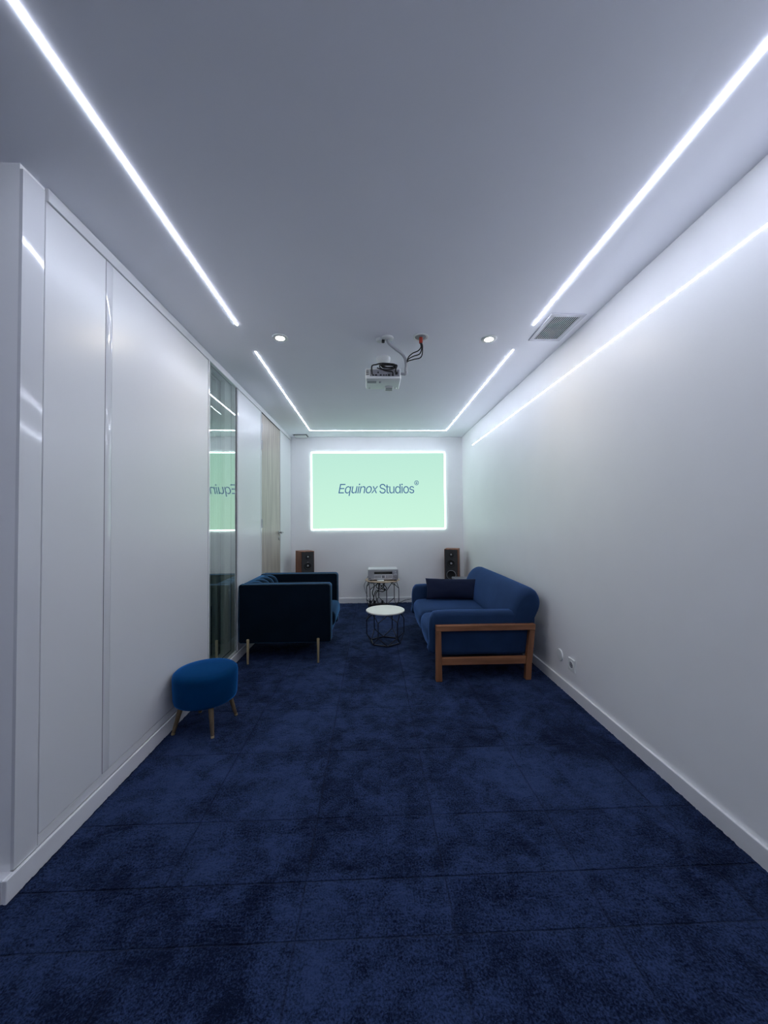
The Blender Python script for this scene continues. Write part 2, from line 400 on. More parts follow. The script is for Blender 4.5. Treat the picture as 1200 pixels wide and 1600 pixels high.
# lettering outlines of the screen text: vertices, faces
TXT = {"equinox":[[[1.965,0.0],[2.162,0.218],[2.151,0.171],[2.053,0.379],[2.124,0.379],[2.156,0.306],[2.164,0.287],[2.171,0.27],[2.177,0.253],[2.183,0.237],[2.189,0.221],[2.195,0.206],[2.163,0.206],[2.176,0.221],[2.188,0.237],[2.2,0.253],[2.212,0.27],[2.226,0.287],[2.242,0.306],[2.306,0.379],[2.376,0.379],[2.188,0.169],[2.198,0.214],[2.302,0.0],[2.231,0.0],[2.193,0.085],[2.186,0.103],[2.179,0.12],[2.173,0.136],[2.167,0.152],[2.161,0.167],[2.155,0.182],[2.187,0.182],[2.175,0.167],[2.163,0.152],[2.151,0.136],[2.139,0.12],[2.126,0.103],[2.111,0.085],[2.036,0.0],[1.785,-0.008],[1.752,-0.005],[1.724,0.003],[1.699,0.016],[1.679,0.035],[1.664,0.058],[1.653,0.085],[1.647,0.116],[1.647,0.15],[1.653,0.187],[1.663,0.225],[1.678,0.26],[1.696,0.291],[1.719,0.318],[1.744,0.341],[1.772,0.36],[1.802,0.374],[1.834,0.382],[1.867,0.384],[1.9,0.382],[1.929,0.374],[1.953,0.36],[1.974,0.341],[1.989,0.318],[2.0,0.291],[2.005,0.26],[2.005,0.225],[2.0,0.187],[1.989,0.15],[1.975,0.116],[1.956,0.085],[1.934,0.058],[1.909,0.035],[1.881,0.016],[1.851,0.003],[1.819,-0.005],[1.796,0.046],[1.821,0.049],[1.843,0.055],[1.863,0.066],[1.881,0.08],[1.897,0.097],[1.911,0.117],[1.922,0.139],[1.931,0.163],[1.938,0.187],[1.942,0.212],[1.943,0.236],[1.941,0.258],[1.935,0.278],[1.927,0.296],[1.915,0.31],[1.899,0.321],[1.879,0.328],[1.856,0.33],[1.832,0.328],[1.81,0.321],[1.79,0.31],[1.771,0.296],[1.756,0.278],[1.742,0.258],[1.731,0.236],[1.722,0.212],[1.715,0.187],[1.711,0.163],[1.71,0.139],[1.712,0.117],[1.718,0.097],[1.726,0.08],[1.738,0.066],[1.754,0.055],[1.773,0.049],[1.381,0.227],[1.333,0.0],[1.272,0.0],[1.352,0.379],[1.411,0.379],[1.392,0.287],[1.382,0.287],[1.402,0.319],[1.424,0.344],[1.448,0.362],[1.473,0.374],[1.5,0.382],[1.528,0.384],[1.552,0.383],[1.573,0.377],[1.592,0.369],[1.607,0.356],[1.619,0.34],[1.628,0.321],[1.632,0.298],[1.632,0.271],[1.627,0.24],[1.577,0.0],[1.516,0.0],[1.565,0.235],[1.568,0.263],[1.565,0.286],[1.556,0.304],[1.542,0.318],[1.523,0.326],[1.499,0.329],[1.481,0.328],[1.464,0.324],[1.447,0.317],[1.432,0.308],[1.418,0.297],[1.405,0.283],[1.395,0.266],[1.387,0.248],[1.28,0.443],[1.269,0.444],[1.26,0.448],[1.252,0.455],[1.247,0.463],[1.245,0.472],[1.246,0.483],[1.249,0.494],[1.256,0.504],[1.264,0.512],[1.275,0.518],[1.285,0.522],[1.297,0.524],[1.308,0.522],[1.317,0.518],[1.324,0.512],[1.33,0.504],[1.332,0.494],[1.331,0.483],[1.327,0.472],[1.321,0.463],[1.312,0.455],[1.302,0.448],[1.291,0.444],[1.156,0.0],[1.235,0.379],[1.296,0.379],[1.217,0.0],[0.924,-0.005],[0.9,-0.003],[0.879,0.002],[0.86,0.011],[0.845,0.023],[0.833,0.039],[0.824,0.059],[0.82,0.082],[0.82,0.109],[0.825,0.139],[0.875,0.379],[0.936,0.379],[0.887,0.144],[0.884,0.117],[0.887,0.094],[0.896,0.075],[0.91,0.061],[0.929,0.053],[0.954,0.05],[0.971,0.051],[0.989,0.055],[1.005,0.062],[1.02,0.071],[1.034,0.083],[1.047,0.097],[1.057,0.113],[1.065,0.132],[1.071,0.153],[1.119,0.379],[1.18,0.379],[1.1,0.0],[1.041,0.0],[1.06,0.092],[1.07,0.092],[1.049,0.06],[1.027,0.035],[1.004,0.017],[0.978,0.005],[0.952,-0.003],[0.71,-0.143],[0.649,-0.143],[0.692,0.059],[0.687,0.059],[0.68,0.05],[0.672,0.041],[0.662,0.031],[0.65,0.021],[0.637,0.012],[0.622,0.004],[0.604,-0.003],[0.584,-0.007],[0.562,-0.008],[0.532,-0.006],[0.506,0.003],[0.483,0.016],[0.465,0.034],[0.451,0.057],[0.441,0.084],[0.436,0.116],[0.437,0.151],[0.442,0.189],[0.453,0.227],[0.467,0.261],[0.485,0.293],[0.506,0.32],[0.53,0.342],[0.556,0.361],[0.584,0.374],[0.614,0.382],[0.645,0.384],[0.667,0.383],[0.685,0.379],[0.7,0.373],[0.712,0.364],[0.721,0.355],[0.728,0.346],[0.734,0.336],[0.739,0.327],[0.742,0.319],[0.748,0.319],[0.761,0.379],[0.82,0.379],[0.583,0.047],[0.605,0.049],[0.626,0.055],[0.645,0.065],[0.663,0.078],[0.678,0.095],[0.692,0.115],[0.704,0.138],[0.713,0.162],[0.72,0.189],[0.724,0.216],[0.725,0.241],[0.723,0.263],[0.718,0.282],[0.709,0.299],[0.698,0.312],[0.682,0.322],[0.664,0.328],[0.642,0.33],[0.619,0.328],[0.598,0.322],[0.579,0.311],[0.561,0.298],[0.545,0.281],[0.532,0.261],[0.52,0.239],[0.511,0.215],[0.505,0.189],[0.501,0.163],[0.5,0.139],[0.502,0.117],[0.507,0.097],[0.516,0.08],[0.527,0.066],[0.543,0.055],[0.561,0.049],[0.06,0.0],[0.167,0.509],[0.479,0.509],[0.467,0.452],[0.219,0.452],[0.185,0.286],[0.415,0.286],[0.403,0.229],[0.173,0.229],[0.137,0.057],[0.387,0.057],[0.375,0.0]],[[2,4,3],[2,5,4],[18,20,19],[18,21,20],[2,6,5],[17,21,18],[2,7,6],[16,21,17],[2,1,7],[1,8,7],[15,22,16],[22,21,16],[1,9,8],[14,22,15],[1,13,9],[13,10,9],[13,10,14],[10,22,14],[11,22,10],[1,12,13],[0,12,1],[11,23,22],[0,31,12],[31,11,12],[31,32,11],[32,23,11],[0,30,31],[33,23,32],[0,34,30],[34,29,30],[34,29,33],[29,23,33],[0,35,34],[28,23,29],[0,36,35],[27,23,28],[0,37,36],[26,23,27],[0,38,37],[25,23,26],[0,39,38],[24,23,25],[57,59,58],[56,59,57],[56,60,59],[55,60,56],[55,61,60],[54,61,55],[54,62,61],[53,62,54],[53,94,62],[94,63,62],[53,95,94],[93,63,94],[53,96,95],[92,63,93],[53,97,96],[91,63,92],[52,97,53],[91,64,63],[52,98,97],[90,64,91],[52,99,98],[89,64,90],[51,99,52],[89,65,64],[51,100,99],[88,65,89],[50,100,51],[88,66,65],[50,101,100],[87,66,88],[50,102,101],[86,66,87],[86,67,66],[49,102,50],[49,103,102],[85,67,86],[48,103,49],[48,104,103],[84,67,85],[84,68,67],[48,105,104],[83,68,84],[83,69,68],[47,105,48],[47,106,105],[82,69,83],[47,107,106],[81,69,82],[46,107,47],[81,70,69],[46,108,107],[80,70,81],[45,108,46],[80,71,70],[45,109,108],[79,71,80],[45,110,109],[78,71,79],[44,110,45],[78,72,71],[44,111,110],[77,72,78],[44,76,111],[76,72,77],[44,72,76],[43,72,44],[43,73,72],[42,73,43],[42,74,73],[41,74,42],[41,75,74],[40,75,41],[123,125,124],[123,126,125],[122,126,123],[114,116,115],[114,118,116],[118,117,116],[122,127,126],[121,127,122],[121,128,127],[120,128,121],[120,129,128],[119,143,120],[143,129,120],[143,142,129],[142,130,129],[141,130,142],[119,144,143],[140,130,141],[119,145,144],[140,131,130],[118,145,119],[139,131,140],[118,146,145],[118,147,146],[138,131,139],[138,132,131],[118,148,147],[114,149,118],[149,148,118],[137,132,138],[137,133,132],[114,150,149],[136,133,137],[114,112,150],[136,134,133],[135,134,136],[114,113,112],[175,177,176],[175,178,177],[162,164,163],[161,164,162],[161,165,164],[160,165,161],[160,166,165],[159,166,160],[159,167,166],[158,167,159],[158,168,167],[157,168,158],[157,169,168],[156,169,157],[156,170,169],[155,170,156],[155,171,170],[154,171,155],[154,172,171],[153,172,154],[153,173,172],[152,173,153],[152,174,173],[151,174,152],[188,190,189],[188,191,190],[206,208,207],[206,209,208],[205,209,206],[188,192,191],[187,192,188],[204,212,205],[212,209,205],[187,193,192],[203,212,204],[186,193,187],[202,211,203],[211,212,203],[186,194,193],[202,213,211],[213,210,211],[213,209,212],[201,213,202],[185,194,186],[185,195,194],[200,213,201],[199,213,200],[185,196,195],[199,214,213],[210,209,213],[184,196,185],[198,214,199],[184,197,196],[197,214,198],[184,214,197],[183,214,184],[183,215,214],[182,215,183],[182,216,215],[181,216,182],[181,217,216],[180,217,181],[180,179,217],[247,249,248],[247,250,249],[246,250,247],[258,260,259],[258,218,260],[246,251,250],[245,251,246],[245,252,251],[245,253,252],[244,253,245],[244,254,253],[244,255,254],[243,279,244],[279,255,244],[279,256,255],[243,280,279],[278,256,279],[277,256,278],[243,281,280],[277,257,256],[276,257,277],[243,282,281],[242,282,243],[276,258,257],[276,275,258],[275,274,258],[274,273,258],[273,272,258],[272,218,258],[242,283,282],[242,284,283],[241,284,242],[241,285,284],[240,285,241],[240,286,285],[271,218,272],[240,287,286],[239,287,240],[270,218,271],[239,288,287],[239,289,288],[269,218,270],[238,289,239],[238,290,289],[268,218,269],[237,290,238],[237,291,290],[267,218,268],[237,292,291],[236,292,237],[266,220,267],[220,218,267],[236,293,292],[265,220,266],[235,293,236],[235,294,293],[264,220,265],[235,295,294],[263,221,264],[221,220,264],[263,222,221],[219,218,220],[234,295,235],[234,296,295],[262,222,263],[262,223,222],[234,261,296],[261,223,262],[234,223,261],[234,224,223],[233,224,234],[233,225,224],[233,226,225],[232,226,233],[232,227,226],[232,228,227],[231,228,232],[231,229,228],[230,229,231],[297,301,298],[301,299,298],[301,300,299],[297,302,301],[297,305,302],[305,303,302],[305,304,303],[297,306,305],[297,307,306],[297,308,307]]],"studios":[[[1.972,-0.008],[1.947,-0.007],[1.924,-0.003],[1.902,0.003],[1.883,0.012],[1.866,0.024],[1.852,0.038],[1.84,0.054],[1.831,0.073],[1.826,0.094],[1.884,0.107],[1.891,0.087],[1.901,0.072],[1.914,0.06],[1.931,0.052],[1.95,0.047],[1.971,0.045],[1.996,0.047],[2.017,0.053],[2.035,0.062],[2.048,0.074],[2.056,0.088],[2.058,0.103],[2.057,0.115],[2.052,0.126],[2.044,0.136],[2.033,0.144],[2.019,0.15],[2.002,0.155],[1.939,0.17],[1.908,0.18],[1.882,0.192],[1.862,0.208],[1.848,0.227],[1.84,0.249],[1.837,0.274],[1.839,0.295],[1.845,0.314],[1.855,0.332],[1.869,0.347],[1.886,0.36],[1.905,0.37],[1.927,0.378],[1.951,0.383],[1.977,0.384],[2.002,0.383],[2.024,0.379],[2.044,0.372],[2.061,0.363],[2.076,0.352],[2.089,0.339],[2.099,0.324],[2.108,0.308],[2.114,0.29],[2.058,0.277],[2.052,0.291],[2.044,0.304],[2.033,0.316],[2.018,0.325],[2.0,0.331],[1.978,0.333],[1.956,0.331],[1.937,0.326],[1.921,0.317],[1.909,0.305],[1.901,0.292],[1.899,0.277],[1.9,0.264],[1.906,0.253],[1.914,0.243],[1.926,0.235],[1.942,0.229],[1.962,0.223],[2.02,0.209],[2.051,0.2],[2.077,0.187],[2.096,0.171],[2.11,0.153],[2.119,0.131],[2.121,0.107],[2.119,0.085],[2.113,0.065],[2.103,0.047],[2.088,0.031],[2.071,0.018],[2.05,0.006],[2.026,-0.002],[2.0,-0.007],[1.632,-0.008],[1.599,-0.005],[1.569,0.003],[1.542,0.016],[1.518,0.035],[1.497,0.058],[1.481,0.085],[1.469,0.116],[1.462,0.15],[1.459,0.187],[1.462,0.225],[1.469,0.26],[1.481,0.291],[1.497,0.318],[1.518,0.341],[1.542,0.36],[1.569,0.374],[1.599,0.382],[1.632,0.384],[1.666,0.382],[1.696,0.374],[1.724,0.36],[1.748,0.341],[1.768,0.318],[1.784,0.291],[1.796,0.26],[1.804,0.225],[1.806,0.187],[1.804,0.15],[1.796,0.116],[1.784,0.085],[1.768,0.058],[1.748,0.035],[1.724,0.016],[1.696,0.003],[1.666,-0.005],[1.632,0.046],[1.656,0.049],[1.677,0.055],[1.695,0.066],[1.71,0.08],[1.723,0.097],[1.732,0.117],[1.739,0.139],[1.743,0.163],[1.744,0.187],[1.743,0.212],[1.739,0.236],[1.732,0.258],[1.723,0.278],[1.71,0.296],[1.695,0.31],[1.677,0.321],[1.656,0.328],[1.632,0.33],[1.609,0.328],[1.588,0.321],[1.57,0.31],[1.555,0.296],[1.543,0.278],[1.533,0.258],[1.527,0.236],[1.523,0.212],[1.521,0.187],[1.523,0.163],[1.527,0.139],[1.533,0.117],[1.543,0.097],[1.555,0.08],[1.57,0.066],[1.588,0.055],[1.609,0.049],[1.392,0.443],[1.381,0.444],[1.371,0.448],[1.362,0.455],[1.355,0.463],[1.351,0.472],[1.35,0.483],[1.351,0.494],[1.355,0.504],[1.362,0.512],[1.371,0.518],[1.381,0.522],[1.392,0.524],[1.403,0.522],[1.413,0.518],[1.422,0.512],[1.429,0.504],[1.433,0.494],[1.435,0.483],[1.433,0.472],[1.429,0.463],[1.422,0.455],[1.413,0.448],[1.403,0.444],[1.361,0.0],[1.361,0.379],[1.422,0.379],[1.422,0.0],[1.129,-0.008],[1.099,-0.006],[1.071,0.003],[1.045,0.016],[1.023,0.034],[1.004,0.057],[0.989,0.084],[0.977,0.116],[0.97,0.151],[0.968,0.189],[0.97,0.227],[0.977,0.261],[0.989,0.293],[1.004,0.32],[1.023,0.342],[1.046,0.361],[1.071,0.374],[1.099,0.382],[1.13,0.384],[1.152,0.383],[1.171,0.379],[1.187,0.373],[1.2,0.364],[1.212,0.355],[1.221,0.346],[1.229,0.336],[1.235,0.327],[1.24,0.319],[1.245,0.319],[1.245,0.509],[1.306,0.509],[1.306,0.0],[1.247,0.0],[1.247,0.059],[1.241,0.059],[1.235,0.05],[1.229,0.041],[1.221,0.031],[1.211,0.021],[1.2,0.012],[1.186,0.004],[1.17,-0.003],[1.151,-0.007],[1.138,0.047],[1.16,0.049],[1.18,0.055],[1.197,0.065],[1.212,0.078],[1.224,0.095],[1.233,0.115],[1.24,0.138],[1.244,0.162],[1.246,0.189],[1.244,0.216],[1.24,0.241],[1.234,0.263],[1.224,0.282],[1.212,0.299],[1.197,0.312],[1.18,0.322],[1.161,0.328],[1.138,0.33],[1.116,0.328],[1.096,0.322],[1.079,0.311],[1.064,0.298],[1.052,0.281],[1.042,0.261],[1.036,0.239],[1.032,0.215],[1.03,0.189],[1.032,0.163],[1.036,0.139],[1.043,0.117],[1.052,0.097],[1.064,0.08],[1.079,0.066],[1.096,0.055],[1.116,0.049],[0.756,-0.005],[0.732,-0.003],[0.709,0.002],[0.689,0.011],[0.671,0.023],[0.656,0.039],[0.643,0.059],[0.634,0.082],[0.628,0.109],[0.627,0.139],[0.627,0.379],[0.688,0.379],[0.688,0.144],[0.69,0.117],[0.698,0.094],[0.711,0.075],[0.728,0.061],[0.749,0.053],[0.774,0.05],[0.792,0.051],[0.808,0.055],[0.823,0.062],[0.836,0.071],[0.848,0.083],[0.857,0.097],[0.864,0.113],[0.869,0.132],[0.87,0.153],[0.87,0.379],[0.931,0.379],[0.931,0.0],[0.872,0.0],[0.872,0.092],[0.881,0.092],[0.868,0.06],[0.851,0.035],[0.831,0.017],[0.808,0.005],[0.783,-0.003],[0.6,0.379],[0.6,0.327],[0.403,0.327],[0.403,0.379],[0.461,0.471],[0.523,0.471],[0.523,0.098],[0.524,0.083],[0.527,0.07],[0.533,0.061],[0.541,0.055],[0.552,0.051],[0.567,0.05],[0.571,0.05],[0.576,0.05],[0.582,0.051],[0.588,0.052],[0.593,0.053],[0.598,0.054],[0.61,0.002],[0.603,-0.0],[0.596,-0.002],[0.588,-0.003],[0.581,-0.003],[0.573,-0.004],[0.565,-0.004],[0.535,-0.001],[0.509,0.007],[0.489,0.021],[0.474,0.041],[0.464,0.064],[0.461,0.093],[0.224,-0.009],[0.188,-0.007],[0.156,-0.001],[0.128,0.009],[0.102,0.023],[0.081,0.04],[0.064,0.06],[0.051,0.083],[0.042,0.109],[0.038,0.137],[0.104,0.137],[0.108,0.118],[0.114,0.102],[0.123,0.088],[0.136,0.076],[0.15,0.066],[0.166,0.059],[0.185,0.053],[0.204,0.05],[0.224,0.049],[0.246,0.05],[0.267,0.054],[0.286,0.06],[0.303,0.069],[0.317,0.079],[0.329,0.092],[0.338,0.106],[0.344,0.122],[0.346,0.139],[0.344,0.154],[0.34,0.168],[0.332,0.179],[0.322,0.189],[0.31,0.197],[0.296,0.205],[0.28,0.211],[0.263,0.217],[0.245,0.222],[0.184,0.239],[0.145,0.253],[0.112,0.269],[0.086,0.289],[0.067,0.313],[0.056,0.341],[0.052,0.372],[0.054,0.4],[0.062,0.425],[0.075,0.448],[0.092,0.468],[0.113,0.484],[0.138,0.498],[0.165,0.508],[0.195,0.514],[0.227,0.516],[0.259,0.514],[0.289,0.508],[0.316,0.498],[0.34,0.484],[0.36,0.468],[0.377,0.449],[0.39,0.427],[0.398,0.403],[0.401,0.378],[0.337,0.378],[0.332,0.402],[0.32,0.421],[0.302,0.437],[0.28,0.449],[0.254,0.456],[0.225,0.459],[0.204,0.457],[0.185,0.454],[0.167,0.448],[0.152,0.44],[0.139,0.43],[0.129,0.418],[0.121,0.405],[0.117,0.391],[0.115,0.376],[0.117,0.359],[0.122,0.345],[0.131,0.334],[0.142,0.324],[0.155,0.315],[0.169,0.308],[0.184,0.302],[0.198,0.297],[0.212,0.293],[0.264,0.279],[0.279,0.275],[0.295,0.27],[0.312,0.264],[0.328,0.256],[0.344,0.248],[0.359,0.238],[0.372,0.226],[0.384,0.213],[0.395,0.198],[0.402,0.18],[0.407,0.161],[0.408,0.139],[0.406,0.112],[0.399,0.087],[0.386,0.064],[0.37,0.043],[0.349,0.025],[0.323,0.011],[0.294,-0.0],[0.261,-0.007]],[[43,45,44],[43,46,45],[42,46,43],[42,47,46],[41,47,42],[41,48,47],[40,48,41],[40,49,48],[39,49,40],[39,50,49],[38,50,39],[38,60,50],[60,51,50],[38,61,60],[59,51,60],[37,61,38],[37,62,61],[58,51,59],[37,63,62],[57,51,58],[57,52,51],[37,64,63],[56,52,57],[36,64,37],[56,53,52],[36,65,64],[55,53,56],[35,65,36],[35,66,65],[54,53,55],[35,67,66],[34,67,35],[34,68,67],[34,69,68],[33,69,34],[33,70,69],[33,71,70],[33,72,71],[32,72,33],[32,73,72],[32,74,73],[31,74,32],[31,75,74],[30,75,31],[30,76,75],[29,76,30],[29,77,76],[28,77,29],[27,77,28],[27,78,77],[26,78,27],[25,78,26],[24,78,25],[24,79,78],[23,79,24],[22,79,23],[9,11,10],[22,80,79],[21,80,22],[8,11,9],[20,80,21],[8,12,11],[20,81,80],[19,81,20],[7,12,8],[7,13,12],[19,82,81],[18,82,19],[7,14,13],[6,14,7],[17,82,18],[6,15,14],[16,82,17],[16,83,82],[6,16,15],[6,83,16],[5,83,6],[5,84,83],[4,84,5],[4,85,84],[3,85,4],[3,86,85],[2,86,3],[2,87,86],[1,87,2],[1,0,87],[105,107,106],[104,107,105],[104,108,107],[103,108,104],[103,109,108],[102,109,103],[102,110,109],[101,110,102],[101,142,110],[142,111,110],[101,143,142],[141,111,142],[101,144,143],[140,111,141],[101,145,144],[139,111,140],[100,145,101],[139,112,111],[100,146,145],[138,112,139],[100,147,146],[137,112,138],[99,147,100],[137,113,112],[99,148,147],[136,113,137],[98,148,99],[136,114,113],[98,149,148],[135,114,136],[98,150,149],[134,114,135],[134,115,114],[97,150,98],[97,151,150],[133,115,134],[96,151,97],[96,152,151],[132,115,133],[132,116,115],[96,153,152],[131,116,132],[131,117,116],[95,153,96],[95,154,153],[130,117,131],[95,155,154],[129,117,130],[94,155,95],[129,118,117],[94,156,155],[128,118,129],[93,156,94],[128,119,118],[93,157,156],[127,119,128],[93,158,157],[126,119,127],[92,158,93],[126,120,119],[92,159,158],[125,120,126],[92,124,159],[124,120,125],[92,120,124],[91,120,92],[91,121,120],[90,121,91],[90,122,121],[89,122,90],[89,123,122],[88,123,89],[184,186,185],[184,187,186],[171,173,172],[170,173,171],[170,174,173],[169,174,170],[169,175,174],[168,175,169],[168,176,175],[167,176,168],[167,177,176],[166,177,167],[166,178,177],[165,178,166],[165,179,178],[164,179,165],[164,180,179],[163,180,164],[163,181,180],[162,181,163],[162,182,181],[161,182,162],[161,183,182],[160,183,161],[216,218,217],[216,219,218],[205,207,206],[205,208,207],[204,208,205],[204,209,208],[203,209,204],[203,210,209],[203,211,210],[202,211,203],[202,212,211],[202,213,212],[201,249,202],[249,213,202],[249,214,213],[201,250,249],[248,214,249],[247,214,248],[201,251,250],[247,215,214],[246,215,247],[201,252,251],[200,252,201],[246,216,215],[246,245,216],[245,244,216],[244,243,216],[243,242,216],[242,219,216],[200,253,252],[200,254,253],[199,254,200],[199,255,254],[198,255,199],[198,256,255],[241,219,242],[198,257,256],[197,257,198],[240,219,241],[197,258,257],[197,259,258],[239,219,240],[196,259,197],[196,260,259],[238,219,239],[195,260,196],[195,261,260],[237,219,238],[195,262,261],[194,262,195],[236,219,237],[194,263,262],[235,221,236],[221,219,236],[193,263,194],[193,264,263],[234,221,235],[193,265,264],[233,222,234],[222,221,234],[233,223,222],[220,219,221],[192,265,193],[192,266,265],[232,223,233],[232,224,223],[192,231,266],[231,224,232],[192,224,231],[192,225,224],[191,225,192],[191,226,225],[191,227,226],[190,227,191],[190,228,227],[190,229,228],[189,229,190],[189,230,229],[188,230,189],[276,278,277],[276,279,278],[294,296,295],[294,297,296],[293,297,294],[276,280,279],[275,280,276],[292,300,293],[300,297,293],[275,281,280],[291,300,292],[274,281,275],[290,299,291],[299,300,291],[274,282,281],[290,301,299],[301,298,299],[301,297,300],[289,301,290],[273,282,274],[273,283,282],[288,301,289],[287,301,288],[273,284,283],[287,302,301],[298,297,301],[272,284,273],[286,302,287],[272,285,284],[285,302,286],[272,302,285],[271,302,272],[271,303,302],[270,303,271],[270,304,303],[269,304,270],[269,305,304],[268,305,269],[268,267,305],[337,311,310],[337,312,311],[308,306,309],[308,307,306],[337,313,312],[336,313,337],[336,314,313],[336,315,314],[335,315,336],[335,316,315],[335,317,316],[323,325,324],[322,325,323],[321,325,322],[335,318,317],[320,325,321],[319,325,320],[318,325,319],[335,325,318],[334,325,335],[333,325,334],[332,325,333],[332,326,325],[332,327,326],[331,327,332],[331,328,327],[331,329,328],[331,330,329],[390,392,391],[389,392,390],[389,393,392],[388,393,389],[388,394,393],[387,394,388],[387,395,394],[386,395,387],[386,396,395],[386,397,396],[385,408,386],[408,407,386],[407,397,386],[406,397,407],[385,409,408],[405,397,406],[385,410,409],[404,397,405],[404,398,397],[384,410,385],[384,411,410],[384,412,411],[403,398,404],[384,413,412],[403,399,398],[383,413,384],[402,399,403],[383,414,413],[383,415,414],[402,400,399],[401,400,402],[382,415,383],[382,416,415],[382,417,416],[381,417,382],[381,418,417],[381,419,418],[380,419,381],[380,420,419],[380,421,420],[380,422,421],[379,422,380],[379,423,422],[379,424,423],[379,425,424],[379,426,425],[378,426,379],[378,427,426],[378,428,427],[378,429,428],[377,429,378],[377,430,429],[377,431,430],[376,431,377],[376,432,431],[375,432,376],[375,433,432],[375,434,433],[374,434,375],[373,434,374],[373,435,434],[372,435,373],[371,435,372],[371,436,435],[370,436,371],[369,436,370],[369,437,436],[368,437,369],[367,437,368],[367,438,437],[366,438,367],[365,438,366],[365,439,438],[346,348,347],[346,349,348],[364,439,365],[346,350,349],[364,440,439],[345,350,346],[363,440,364],[345,351,350],[362,440,363],[345,352,351],[362,441,440],[344,352,345],[361,441,362],[344,353,352],[360,441,361],[344,354,353],[360,442,441],[359,442,360],[343,354,344],[343,355,354],[358,442,359],[343,356,355],[357,442,358],[343,357,356],[343,442,357],[343,443,442],[342,443,343],[342,444,443],[341,444,342],[341,445,444],[340,445,341],[340,446,445],[339,446,340],[339,338,446]]],"reg":[[[0.231,0.118],[0.205,0.12],[0.179,0.125],[0.154,0.134],[0.131,0.145],[0.11,0.16],[0.091,0.177],[0.074,0.196],[0.06,0.217],[0.048,0.24],[0.04,0.264],[0.035,0.29],[0.033,0.317],[0.035,0.344],[0.04,0.369],[0.048,0.394],[0.06,0.417],[0.074,0.438],[0.091,0.457],[0.11,0.474],[0.131,0.488],[0.154,0.5],[0.179,0.509],[0.205,0.514],[0.231,0.516],[0.258,0.514],[0.284,0.509],[0.309,0.5],[0.332,0.488],[0.353,0.474],[0.372,0.457],[0.389,0.438],[0.403,0.417],[0.415,0.394],[0.423,0.369],[0.428,0.344],[0.43,0.317],[0.428,0.29],[0.423,0.264],[0.415,0.24],[0.403,0.217],[0.389,0.196],[0.372,0.177],[0.353,0.16],[0.332,0.145],[0.309,0.134],[0.284,0.125],[0.258,0.12],[0.231,0.166],[0.258,0.169],[0.284,0.175],[0.307,0.187],[0.328,0.202],[0.347,0.22],[0.362,0.241],[0.373,0.265],[0.38,0.29],[0.382,0.317],[0.38,0.344],[0.373,0.369],[0.362,0.393],[0.347,0.414],[0.328,0.432],[0.307,0.447],[0.284,0.458],[0.258,0.465],[0.231,0.467],[0.205,0.465],[0.18,0.458],[0.156,0.447],[0.135,0.432],[0.116,0.414],[0.101,0.393],[0.09,0.369],[0.083,0.344],[0.081,0.317],[0.083,0.29],[0.09,0.265],[0.101,0.241],[0.116,0.22],[0.135,0.202],[0.156,0.187],[0.18,0.175],[0.205,0.169],[0.273,0.226],[0.228,0.312],[0.273,0.312],[0.319,0.226],[0.161,0.226],[0.161,0.409],[0.253,0.409],[0.261,0.408],[0.27,0.406],[0.279,0.402],[0.288,0.397],[0.295,0.391],[0.302,0.383],[0.307,0.374],[0.31,0.363],[0.311,0.35],[0.31,0.338],[0.307,0.326],[0.302,0.316],[0.295,0.307],[0.287,0.3],[0.278,0.295],[0.268,0.291],[0.259,0.288],[0.25,0.287],[0.185,0.287],[0.185,0.319],[0.239,0.319],[0.245,0.319],[0.251,0.322],[0.257,0.327],[0.262,0.333],[0.266,0.341],[0.267,0.35],[0.266,0.36],[0.262,0.367],[0.257,0.372],[0.251,0.375],[0.245,0.377],[0.239,0.378],[0.203,0.378],[0.203,0.226]],[[23,25,24],[22,25,23],[22,26,25],[21,26,22],[21,27,26],[20,27,21],[20,28,27],[19,28,20],[19,29,28],[18,66,19],[66,29,19],[66,30,29],[18,67,66],[65,30,66],[18,68,67],[64,30,65],[63,30,64],[18,69,68],[17,69,18],[63,31,30],[17,70,69],[62,31,63],[62,32,31],[16,70,17],[16,71,70],[61,32,62],[61,33,32],[15,71,16],[15,72,71],[60,33,61],[88,110,89],[110,124,89],[124,90,89],[124,91,90],[124,92,91],[124,93,92],[124,94,93],[124,95,94],[14,72,15],[60,34,33],[14,73,72],[59,34,60],[124,96,95],[124,123,96],[123,97,96],[110,125,124],[122,97,123],[121,97,122],[120,97,121],[120,98,97],[119,98,120],[13,73,14],[59,35,34],[13,74,73],[58,35,59],[118,98,119],[118,99,98],[117,99,118],[116,99,117],[116,100,99],[57,35,58],[13,75,74],[12,75,13],[57,36,35],[115,100,116],[115,101,100],[114,101,115],[113,101,114],[113,102,101],[112,102,113],[111,102,112],[88,109,110],[125,85,110],[85,111,110],[85,102,111],[11,75,12],[11,76,75],[56,36,57],[56,37,36],[85,86,102],[86,103,102],[125,84,85],[87,104,86],[104,103,86],[105,87,104],[106,87,105],[107,87,106],[10,76,11],[56,38,37],[10,77,76],[55,38,56],[108,87,107],[88,108,109],[88,87,108],[10,78,77],[54,38,55],[9,78,10],[54,39,38],[9,79,78],[53,39,54],[8,79,9],[53,40,39],[125,87,88],[84,87,125],[8,80,79],[52,40,53],[7,80,8],[52,41,40],[7,81,80],[51,41,52],[6,81,7],[51,42,41],[6,82,81],[50,42,51],[5,82,6],[50,43,42],[5,83,82],[49,43,50],[5,48,83],[48,43,49],[5,43,48],[5,44,43],[4,44,5],[3,44,4],[3,45,44],[2,45,3],[2,46,45],[1,46,2],[1,47,46],[0,47,1]]]}

